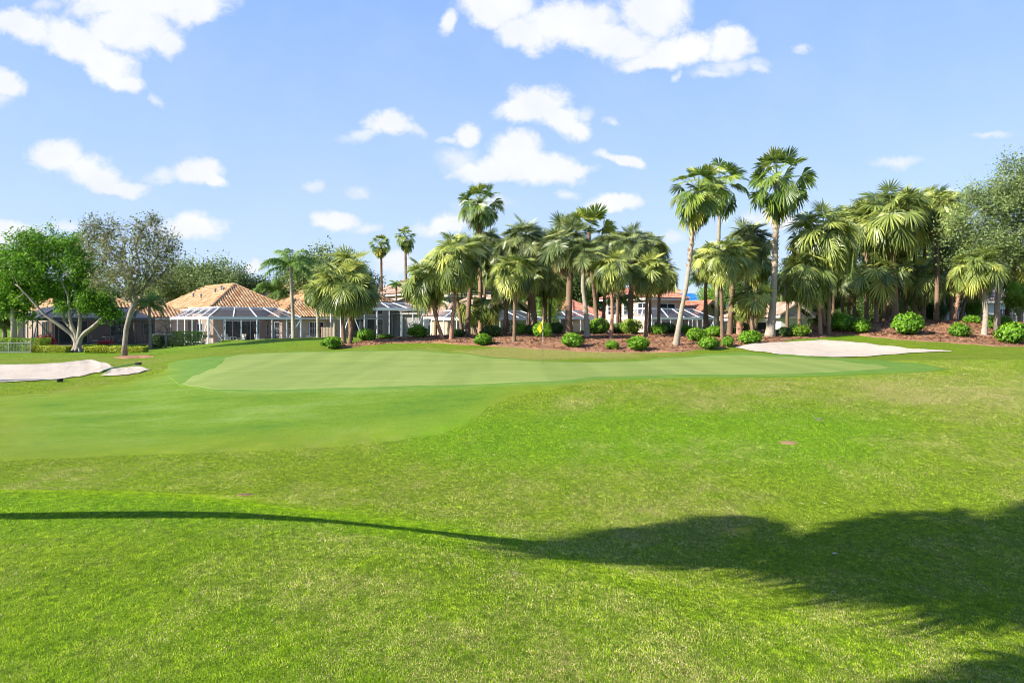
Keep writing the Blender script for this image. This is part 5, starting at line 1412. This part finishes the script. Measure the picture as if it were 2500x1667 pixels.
patio_table(h1, 6.2, 3.0, 'round white table inside the dark screened porch')
patio_chair(h1, 7.3, 3.2, -1.3, 'pale chair beside the table in the dark screened porch')
patio_chair(h1, 5.0, 2.8, 1.3, 'pale chair behind the ficus trunk in the dark screened porch')
# ---------- middle house with the tall grey screened cage
h3 = house_root('grey stucco house with orange tiled roofs and tall screened porch, middle of the row', 807, 69, 45, z=.70); h3.scale = (1.15,) * 3
a, b_, c, d, rf = block(h3, -.6, 7.9, 4.6, 20.5, 4.0, .64, wall='wall_grey', seed=51)
window(h3, 'f', 2.4, .1, 3.2, 2.2, c, 3, 1, kind='sliding_door')
window(h3, 'f', 2.4, 2.75, 3.2, .7, c, 3, 1)
window(h3, 'f', 5.8, .1, 1.8, 2.2, c, 2, 1, kind='sliding_door')
window(h3, 'f', 5.9, 2.75, 1.6, .6, c, 2, 1)
window(h3, 'l', 7.5, .4, 1.6, 2.2, a, 2, 3)
wr = MB(); th_ = np.linspace(0, 2 * pi, 17); wr.tube([(4.15 + .42 * cos(q), c - .08, 1.75 + .5 * sin(q)) for q in th_], .11, 6); wr.build('wreath', M['black'], h3)
a, b_, c, d, _ = block(h3, 7.9, 13.2, .8, 9.0, 3.0, .55, wall='wall_white', seed=61)
window(h3, 'f', 10.2, .4, 1.5, 1.3, c, 2, 1, glass='teal')
ar = MB(); N_ = 10; pts = [(10.2 + .8 * cos(q), c - .05, 1.95 + .55 * sin(q)) for q in np.linspace(0, pi, N_)]
ar.add([(10.2, c - .03, 1.95)] + [(p[0], c - .03, p[2]) for p in pts], [(0, k, k + 1) for k in range(1, N_)]); ar.build('arched_pane', M['teal'], h3)
fr = MB(); fr.tube(pts, .07, 6); fr.tube([(9.4, c - .05, 1.95), (11.0, c - .05, 1.95)], .05, 6); fr.build('arched_frame', M['white'], h3)
cage(h3, 0, 8.0, 0, 8.8, .05, 3.05, .55, 1.4, nf=6, nl=5, beam=.26)
slab(h3, -.1, 8.1, -.1, 8.8)
dsh = MB(); dsh.tube([(11.6, 4.0, 3.9), (11.6, 3.8, 4.4)], .03, 5)
dd_ = np.array([.55, -.75, .35]); dd_ /= np.linalg.norm(dd_); u1 = unit(np.cross(dd_, [0, 0, 1])); u2 = np.cross(dd_, u1); cc_ = np.array([11.6, 3.75, 4.5])
V_ = [cc_]; Fz = []
for ri, rr_ in enumerate((.2, .38)):
    for k in range(14): q = k * 2 * pi / 14; V_.append(cc_ + (u1 * cos(q) + u2 * sin(q)) * rr_ + dd_ * (.06 if ri else .02) * (1 + ri))
Fz += [(0, 1 + k, 1 + (k + 1) % 14) for k in range(14)] + [(1 + k, 15 + k, 15 + (k + 1) % 14, 1 + (k + 1) % 14) for k in range(14)]
dsh.add(V_, Fz); dsh.tube([tuple(cc_), tuple(cc_ + dd_ * .4)], .015, 4); dsh.build('satellite_dish', M['metal'], h3)
# closed red parasol in the middle cage
pr = h3.matrix_basis @ Vector((.9, 1.6, .05)); pu = empty('patio_umbrella', pr, 0, 'closed red parasol inside the middle screened porch', 'umbrella')
q = MB(); q.tube([(0, 0, 0), (0, 0, 2.3)], .03, 8); q.build('pole', M['white'], pu)
q = MB(); zz = np.linspace(.75, 2.25, 10); q.tube([(0, 0, k) for k in zz], np.interp(zz, [.75, 1.0, 1.7, 2.25], [.17, .22, .15, .04]), 9); q.build('canopy', M['red'], pu)
q = MB(); q.tube([(0, 0, 0), (0, 0, .08)], .28, 12); q.build('base', M['black'], pu)
patio_chair(h3, 4.6, 2.2, .3, 'pale chair by the right sliding door of the middle screened porch')
patio_chair(h3, 2.6, 2.6, -.5, 'pale chair right of the red parasol in the middle screened porch')
# ---------- small olive gabled house and white frame behind the shaggy palms
h4 = house_root('olive green gabled house with white frame porch, seen through trunks left of the flag', 1135, 60, 40)
a, b_, c, d, _ = block(h4, 2.6, 8.6, 4.0, 14, 2.9, .62, wall='wall_olive', tile='tile_pale', gable='front', seed=71)
window(h4, 'f', 5.6, .5, 1.8, 1.6, c, 2, 1)
a, b_, c, d, _ = block(h4, -1.6, 3.2, 5.0, 9.0, 2.7, .58, wall='wall_beige', tile='tile_pale', seed=75)
window(h4, 'f', .9, .1, 2.2, 2.1, c, 3, 1, kind='sliding_door')
cage(h4, -2.6, 5.6, 0, 6, 0, 2.35, .7, 1.4, nf=5, nl=3, beam=.22)
slab(h4, -2.7, 5.7, -.1, 6)
# ---------- orange roofed house behind the thickest trunk
h5 = house_root('low house with orange tiled hip roof and white cage behind the thickest palm trunk', 1262, 69, 42)
a, b_, c, d, _ = block(h5, .5, 8.6, 4.6, 15, 3.1, .62, wall='wall_beige', tile='tile_orange', seed=81)
window(h5, 'f', 3, .1, 2.4, 2.1, c, 3, 1, kind='sliding_door')
a, b_, c, d, _ = block(h5, 7.2, 14.0, 3.4, 12, 2.7, .58, wall='wall_cream', tile='tile_red', seed=85)
window(h5, 'f', 10.4, .6, 1.6, 1.5, c, 2, 2)
cage(h5, .0, 7.8, 0, 6, 0, 2.5, .7, 1.4, nf=5, nl=3, beam=.22)
# ---------- two storey house
h6 = house_root('two storey peach house with red tiled roof and white framed pool cage below', 1470, 68, 38)
a, b_, c, d, rf = block(h6, 5.0, 11.6, 2.9, 10.6, 4.8, .52, wall='wall_peach', tile='tile_red', seed=91)
window(h6, 'f', 8.3, 3.05, 2.6, 1.15, c, 2, 1)
window(h6, 'l', 4.4, 3.05, 1.3, 1.2, a, 2, 1); window(h6, 'l', 6.5, 3.05, 1.3, 1.3, a, 2, 3); window(h6, 'l', 9.0, 3.05, 1.2, 1.3, a, 2, 3)
window(h6, 'f', 7.6, .1, 3.0, 2.1, c, 3, 1, kind='sliding_door')
a, b_, c, d, _ = block(h6, 10.9, 16.6, 1.4, 9, 2.8, .60, wall='wall_peach', tile='tile_red', gable='front', seed=95)
window(h6, 'f', 13.7, .35, 2.4, 1.9, c, 3, 2)
cage(h6, .1, 10.2, -1.4, 2.8, 0, 2.45, .95, 1.6, nf=7, nl=3, beam=.22)
slab(h6, .0, 10.3, -1.5, 2.8)
# ---------- blue tarped roof
h8 = house_root('house with a blue tarpaulin over its orange roof, between the two tallest palms', 1668, 84, 40)
a, b_, c, d, _ = block(h8, -5.5, 6.5, 3, 14, 3.5, .55, wall='wall_peach', tile='tile_orange', seed=101, cw=.4, ch=.5)
window(h8, 'f', 0, .6, 1.8, 1.4, c, 2, 2)
tp = MB(); tp_n = 12
pl0 = np.array([-1.6, 3.0, 3.5]); sl_ = np.array([0, 5.5, 5.5 * .55]); Vt = []
for j in range(tp_n):
    for i_ in range(tp_n):
        p = pl0 + np.array([5.2 * i_ / (tp_n - 1), 0, 0]) + sl_ * (.02 + .72 * j / (tp_n - 1)); Vt.append(p + np.array([0, -.05, .22 + .05 * sin(i_ * 1.7 + j) + .03 * cos(j * 2.3)]))
Ft = [(j * tp_n + i_, j * tp_n + i_ + 1, (j + 1) * tp_n + i_ + 1, (j + 1) * tp_n + i_) for j in range(tp_n - 1) for i_ in range(tp_n - 1)]
tp.add(Vt, Ft); tpo = tp.build('roof_tarpaulin', M['tarp']); tpo.matrix_basis = h8.matrix_basis.copy(); tag(tpo, 'wrinkled blue tarpaulin spread over an orange tiled roof', 'tarpaulin')
sm = tpo.modifiers.new('thick', 'SOLIDIFY'); sm.thickness = .02
# ---------- white gabled house
h7 = house_root('white stucco house with scalloped gable right of the flared palm trunk', 1797, 60, 12)
a, b_, c, d, _ = block(h7, -.3, 3.3, 0, 9, 2.75, .60, wall='wall_white', tile='tile_pale', gable='front', seed=111)
window(h7, 'f', 2.0, .6, .9, .9, c, 2, 2)
sc_b = MB()
for k in range(5):
    q = .55 + k * .48; sc_b.tube([(q + .48 * s_, c - .05, 2.75 + (.12 if k in (1, 3) else .34 if k == 2 else -.12) - .12 * sin(pi * s_)) for s_ in np.linspace(0, 1, 7)], .035, 5)
sc_b.build('gable_moulding', M['wall_cream'], h7)
a, b_, c, d, _ = block(h7, -3.0, .4, 1.2, 5.5, 2.5, .50, wall='wall_white', tile='tile_pale', seed=115)
window(h7, 'f', -2.3, .4, .9, 1.5, c, 3, 3); window(h7, 'f', -1.0, .05, .9, 2.1, c, 1, 2, kind='screen_door')
# ---------- right white house
h9 = house_root('white house with pale brown roof glimpsed beyond the right mound', 2205, 66, 8, z=1.0)
a, b_, c, d, _ = block(h9, -1.5, 9.0, 0, 11, 4.1, .42, wall='wall_white', tile='tile_pale', seed=121)
for k, x in enumerate((.2, 2.4, 5.0, 7.4)): window(h9, 'f', x, 1.4, 1.5, 1.9, c, 2, 1)
# ---------- pale two storey houses far behind
h10 = house_root('far pale two storey house with faded pink roof over the middle house', 925, 92, 40)
a, b_, c, d, _ = block(h10, 0, 9, 0, 12, 6.0, .5, wall='wall_cream', tile='tile_pale', seed=131, cw=.45, ch=.55)
window(h10, 'f', 3, 3.5, 1.6, 1.4, c, 2, 2); window(h10, 'f', 6, 3.5, 1.6, 1.4, c, 2, 2); window(h10, 'l', 5, 3.5, 1.6, 1.4, a, 2, 2)
h11 = house_root('far cream two storey house with pale pink roof behind the shaggy palms', 1072, 88, 40)
a, b_, c, d, _ = block(h11, -3, 6, 0, 12, 5.6, .5, wall='wall_cream', tile='tile_pale', seed=141, cw=.45, ch=.55)
window(h11, 'f', 1, 3.3, 1.8, 1.5, c, 2, 2); window(h11, 'l', 4, 3.3, 1.6, 1.4, a, 2, 2)
h12 = house_root('far house with a brown tiled roof glimpsed behind the half bare oak', 322, 82, 42)
a, b_, c, d, _ = block(h12, -4, 7, 0, 12, 3.4, .55, wall='wall_beige', tile='tile_pale', seed=151, cw=.45, ch=.55)
window(h12, 'f', 1, .9, 1.8, 1.3, c, 2, 2)
h13 = house_root('far house with a red roof glimpsed under the crest palms on the right', 1985, 80, 35)
a, b_, c, d, _ = block(h13, -6, 7, 0, 12, 4.4, .5, wall='wall_peach', tile='tile_red', seed=161, cw=.45, ch=.55)
window(h13, 'f', 0, 1.5, 1.8, 1.6, c, 2, 2)

# ================================================================== small things
# wooden fence by the middle house
def picket(x0, x1, yt, Y, label):
    X0, X1 = px(x0) * Y, px(x1) * Y; z = tz((X0 + X1) / 2, Y); o = empty('wooden_fence', (X0, Y, z - .1), 0, label, 'fence'); hgt = H + pv(yt) * Y - z + .1
    n = int((X1 - X0) / .12)
    for k in range(2): r_ = MB(); r_.box(0, X1 - X0, .035, .08, hgt * (.25 + .5 * k), hgt * (.25 + .5 * k) + .08); r_.build('rail', M['wood'], o)
    for k in range(min(n, 95)):
        b0 = MB(); b0.box(k * (X1 - X0) / n, k * (X1 - X0) / n + .09, 0, .03, 0, hgt - .02 * (k % 3)); b0.build('picket', M['wood'], o)
picket(738, 772, 751, 60.0, 'beige wooden picket fence between the left centre house and the middle house')
picket(1078, 1100, 751, 58.0, 'beige wooden picket fence between the middle house and the shaggy palms')
picket(2268, 2352, 722, 60, 'weathered grey wooden fence at the right edge behind the big bush')
# white metal railing at the left edge
def railing():
    Y = 48.5; x0, x1 = -60, 70; X0, X1 = px(x0) * Y, px(x1) * Y; z = tz((X0 + X1) / 2, Y); o = empty('metal_railing', (X0, Y, z), 0, 'grey metal railing in front of the clipped hedge at the left edge', 'fence')
    W = X1 - X0; hh_ = .78
    for zz_ in (.10, hh_ - .04): r_ = MB(); r_.bar((0, 0, zz_), (W, 0, zz_), .035); r_.build('rail', M['metal'], o)
    n = int(W / .11)
    for k in range(min(n, 99) + 1):
        b0 = MB(); x = W - k * .11; th_ = .011 if k % 14 else .04; b0.bar((x, 0, -.05), (x, 0, hh_ + (.05 if k % 14 == 0 else 0)), th_); b0.build('baluster' if k % 14 else 'post', M['metal'], o)
railing()
# air conditioning units
def ac(xd, Y, label, s=1.0):
    X = px(xd) * Y; o = empty('air_conditioner', (X, Y, tz(X, Y)), .3, label, 'air conditioner', 'air conditioners beside the house walls')
    b0 = MB(); b0.box(-.42 * s, .42 * s, -.42 * s, .42 * s, .05, .82 * s); b0.build('casing', M['metal'], o)
    g_ = MB()
    for k in range(9): g_.box(-.40 * s, .40 * s, -.45 * s, -.425 * s, .14 + k * .07, .17 + k * .07)
    g_.build('grille', M['bronze'], o); g_ = MB(); g_.tube([(0, 0, .82 * s), (0, 0, .88 * s)], .33 * s, 14); g_.build('fan_guard', M['bronze'], o)
ac(715, 58.5, 'grey air conditioner against the right end wall of the left centre house')
ac(722, 59.5, 'second grey air conditioner behind the first at the left centre house', .9)
def bin_(xd, Y, label):
    X = px(xd) * Y; o = empty('wheeled_bin', (X, Y, tz(X, Y)), .2, label, 'bin', 'dark bins beside the left hedge')
    b0 = MB(); b0.add([(-.25, -.28, .06), (.25, -.28, .06), (.25, .28, .06), (-.25, .28, .06), (-.32, -.36, 1.0), (.32, -.36, 1.0), (.32, .36, 1.0), (-.32, .36, 1.0)], [(3, 2, 1, 0), (0, 1, 5, 4), (1, 2, 6, 5), (2, 3, 7, 6), (3, 0, 4, 7), (4, 5, 6, 7)]); b0.build('body', M['bronze'], o)
    l_ = MB(); l_.add([(-.34, -.38, 1.0), (.34, -.38, 1.0), (.34, .40, 1.03), (-.34, .40, 1.03), (-.32, -.36, 1.06), (.32, -.36, 1.06), (.32, .38, 1.12), (-.32, .38, 1.12)], [(0, 1, 5, 4), (1, 2, 6, 5), (2, 3, 7, 6), (3, 0, 4, 7), (4, 5, 6, 7)]); l_.build('lid', M['bronze'], o)
    for sx in (-.27, .27): w_ = MB(); w_.tube([(sx - .03, .3, .12), (sx + .03, .3, .12)], .12, 12); w_.build('wheel', M['black'], o)
bin_(357, 56.5, 'dark bin left of the leafless shrub tree'); bin_(386, 56.5, 'dark bin right of the leafless shrub tree'); bin_(371, 57.2, 'dark bin behind the other two by the left hedge')

# flagstick on the green
Yf = yof(1247, 838, 28, 37); Xf = px(1247) * Yf; zf = tz(Xf, Yf) + .03
fl = empty('flagstick', (Xf, Yf, zf), 0, 'golf flagstick with small yellow flag standing on the putting green', 'flagstick')
topz = H + pv(734) * Yf - zf
q = MB(); q.tube([(0, 0, -.02), (0, 0, topz * .45)], .010, 8, .1); q.build('lower_pole', M['bronze'], fl)
q = MB(); q.tube([(0, 0, topz * .45), (0, 0, topz)], .011, 8); q.build('upper_pole', flat_mat('pale_pole', (.62, .58, .50), .5), fl)
q = MB(); Vf = []; nx_, ny_ = 9, 8; fh = .50
for j in range(ny_):
    for i_ in range(nx_):
        s_, t_ = i_ / (nx_ - 1), j / (ny_ - 1)
        Vf.append((-.01 - .30 * s_ * (1 - .45 * t_) + .06 * sin(t_ * 3) * s_, .05 * sin(s_ * 7 + t_ * 2), topz - .02 - .42 * t_ - .42 * s_ * (1 - .35 * t_)))
q.add(Vf, [(j * nx_ + i_, j * nx_ + i_ + 1, (j + 1) * nx_ + i_ + 1, (j + 1) * nx_ + i_) for j in range(ny_ - 1) for i_ in range(nx_ - 1)]); q.build('flag', M['yellow'], fl, True)
cupm = MB(); cupm.tube([(0, 0, .002), (0, 0, .006)], .06, 14); cupm.build('cup', M['black'], fl)

# bunker rakes
def rake(a, b_, label, colour, Ya=None, Yb=None):
    Ya = Ya or yof(a[0], a[1], 20, 50); Yb = Yb or yof(b_[0], b_[1], 20, 50)
    A = np.array([px(a[0]) * Ya, Ya, 0]); B = np.array([px(b_[0]) * Yb, Yb, 0]); A[2] = tz(A[0], A[1]) + .10; B[2] = tz(B[0], B[1]) + .10
    o = empty('bunker_rake', tuple(B), 0, label, 'rake', 'rakes lying by the left bunker')
    h_ = MB(); h_.tube([A - B, (A - B) * .5 + [0, 0, .02], (0, 0, 0)], .022, 6); h_.build('handle', colour, o)
    d_ = unit((A - B) * [1, 1, 0]); s_ = np.array([-d_[1], d_[0], 0]) * .16
    h_ = MB(); h_.bar(-s_ + [0, 0, .02], s_ + [0, 0, .02], .06, .05); h_.build('head', M['black'], o)
    t_ = MB()
    for k in range(13): p = -s_ + s_ * 2 * k / 12; t_.bar(p + [0, 0, .0], p + [0, 0, -.10], .018)
    t_.box(-.001, .001, -.001, .001, -.02, 0); t_.build('tines', M['black'], o)
rake((236, 856), (318, 838), 'rake with green handle and black head lying between the two left bunkers', flat_mat('green_handle', (.02, .22, .12), .5))
rake((-10, 878), (138, 877), 'dark blue handled rake lying along the front lip of the left bunker', flat_mat('blue_handle', (.05, .09, .13), .5))

# worn spots in the turf
def spot(xd, yd, wd, m_, label, name='turf_patch', y0=10.0, ymax=60):
    Y = yof(xd, yd, y0, ymax); X = px(xd) * Y; rr = wd * 1.063 / F * Y / 2; r = np.random.default_rng(int(xd))
    mb = MB(); n = 40
    for ring, rad in enumerate((0.001, .4, .75, 1.0)):
        for k in range(n):
            a = k * 2 * pi / n; q = rad * rr * (1 + .25 * (fbm(np.array([3 + cos(a) * 2]), np.array([3 + sin(a) * 2]), int(xd))[0] - .5) * 2)
            x = X + q * cos(a); y = Y + q * .75 * sin(a) * 1.0
            mb.add([(x, y, tz(x, y) + (.012 if rad < 1 else -.01) + .01 * r.random())], np.zeros((0, 4), int), .5)
    mb.f.append([(ring * n + k, ring * n + (k + 1) % n, (ring + 1) * n + (k + 1) % n, (ring + 1) * n + k) for ring in range(3) for k in range(n)])
    d_ = MB(); nn_ = 260
    o = mb.build(name, m_, smooth=True); o['kind'] = 'structure'; o['label'] = label
soil = flat_mat('bare_soil', (.16, .10, .06), .95, .05, .5, 25)
soil_pale = flat_mat('pale_bare_soil', (.26, .17, .09), .95, .05, .4, 30)
spot(1812, 1017, 44, soil_pale, 'bare brown patch in the bright turf')
spot(565, 1137, 44, soil, 'dark bare patch in the turf behind the near mound', y0=10.4)
# a fallen twig on the bank and scattered pale leaves
def twig(xd, yd, label):
    Y = yof(xd, yd, 10.5, 50); X = px(xd) * Y; o = MB(); z = tz(X, Y) + .06
    o.tube([(X - .12, Y, z + .16), (X, Y, z + .03), (X + .20, Y + .03, z)], [.012, .018, .010], 5, .3); o.tube([(X, Y, z + .03), (X + .13, Y + .02, z + .10)], [.012, .006], 4, .3)
    q = o.build('fallen_twig', M['ficusbark']); tag(q, label, 'twig')
twig(1878, 972, 'pale forked twig lying on the grassy bank below the green')
def litter():
    pts = [(1268,1160),(1315,1150),(1895,1163),(2135,1180),(1700,1057),(1710,1085),(1515,1100),(1790,1055),(1930,1055),(1395,1118),(1680,1236),(1918,1282),(1185,1332),(430,905),(1840,1165)]
    LL = ['pale fallen leaf on the swale, straight below the flag', 'pale leaf just right of the one below the flag', 'pale leaf on bright turf below the brown patch, left of two', 'pale leaf right of the shade on the right, nearest the frame edge',
          'pale leaf left of the brown bare patch', 'pale leaf just under the one left of the brown patch', 'pale leaf on bright turf far left of the brown patch', 'pale leaf directly beneath the brown patch', 'pale leaf right of the brown patch',
          'pale leaf in the middle of the bright turf', 'pale leaf above the edge of the palm shade', 'pale upright leaf lying inside the dark palm shade', 'white speck of a leaf between the two trunk shadows', 'pale leaf on the smooth fairway left of the green', 'pale leaf on bright turf below the brown patch, right of two']
    for k, (a, b_) in enumerate(pts):
        Y = yof(a, b_, 4.6 if b_ > 1240 else 10.5, 50); X = px(a) * Y; s = .022 + .008 * (k % 3); z = tz(X, Y) + .05
        r = np.random.default_rng(k); th = r.random() * 3
        v = [(X + s * 1.6 * cos(th), Y + s * 1.6 * sin(th), z), (X - s * .6 * sin(th), Y + s * .6 * cos(th), z + .02), (X - s * 1.6 * cos(th), Y - s * 1.6 * sin(th), z + .008), (X + s * .6 * sin(th), Y - s * .6 * cos(th), z + .012)]
        mb = MB(); mb.add(v, [(0, 1, 2, 3)]); o = mb.build('fallen_leaf', flat_leaf); tag(o, LL[k], 'leaf', 'pale fallen leaves on the turf')
flat_leaf = flat_mat('dry_leaf', (.50, .42, .30), .8)
litter()

# a clump of leaning palms just outside the left edge of the frame: their shade lies across the near turf
GS = 'leaning palms outside the left edge, shading the near turf'
def shade_palm(B, shadow, hgt, sc, var, label, via=None, rt=.11):
    e = R(SUN_EL); a = R(SUN_BACK); zb = tz(*B) - .05; kk = 1 / math.tan(e)
    S = [(0, B), (.5, via or ((B[0] + shadow[0]) / 2, (B[1] + shadow[1]) / 2)), (1, shadow)]
    S.insert(2, (.78, ((S[1][1][0] + shadow[0]) / 2, (S[1][1][1] + shadow[1]) / 2)))
    P_ = [(sx - hgt * f * kk * cos(a) - B[0], sy - hgt * f * kk * sin(a) - B[1], hgt * f) for f, (sx, sy) in S]
    o = empty('fan_palm', (B[0], B[1], zb), 0, label, 'palm', GS)
    mb = MB(); palm_trunk(mb, np.random.default_rng(var), P_, rt, rt * .9, boots=0, flare=.1)
    mb.build('trunk', M['greybark'], o, True)
    me, dme = CROWN['droopy', var]; c = link('crown', me, o); c.location = P_[-1]; c.scale = (sc,) * 3; c.rotation_euler = (0, 0, var)
V_ = (-2.2, 8.55)
shade_palm((-8.8, 8.35), (4.6, 8.9), 6.6, 1.05, 0, 'leaning palm outside the left edge whose thin trunk shade crosses the near mound', V_)
shade_palm((-8.8, 8.33), (6.3, 8.0), 7.4, 1.15, 2, 'second leaning palm outside the left edge, shade falling at the right edge', V_, .09)
shade_palm((-8.82, 8.37), (8.8, 9.8), 8.4, 1.2, 1, 'third and tallest leaning palm outside the left edge', V_, .09)
shade_palm((-8.78, 8.36), (1.6, 9.35), 5.4, .8, 4, 'lowest leaning palm outside the left edge', V_, .08)
shade_palm((-9.0, 3.7), (4.2, 4.6), 6.6, .85, 3, 'fourth leaning palm outside the left edge, nearest the lens')
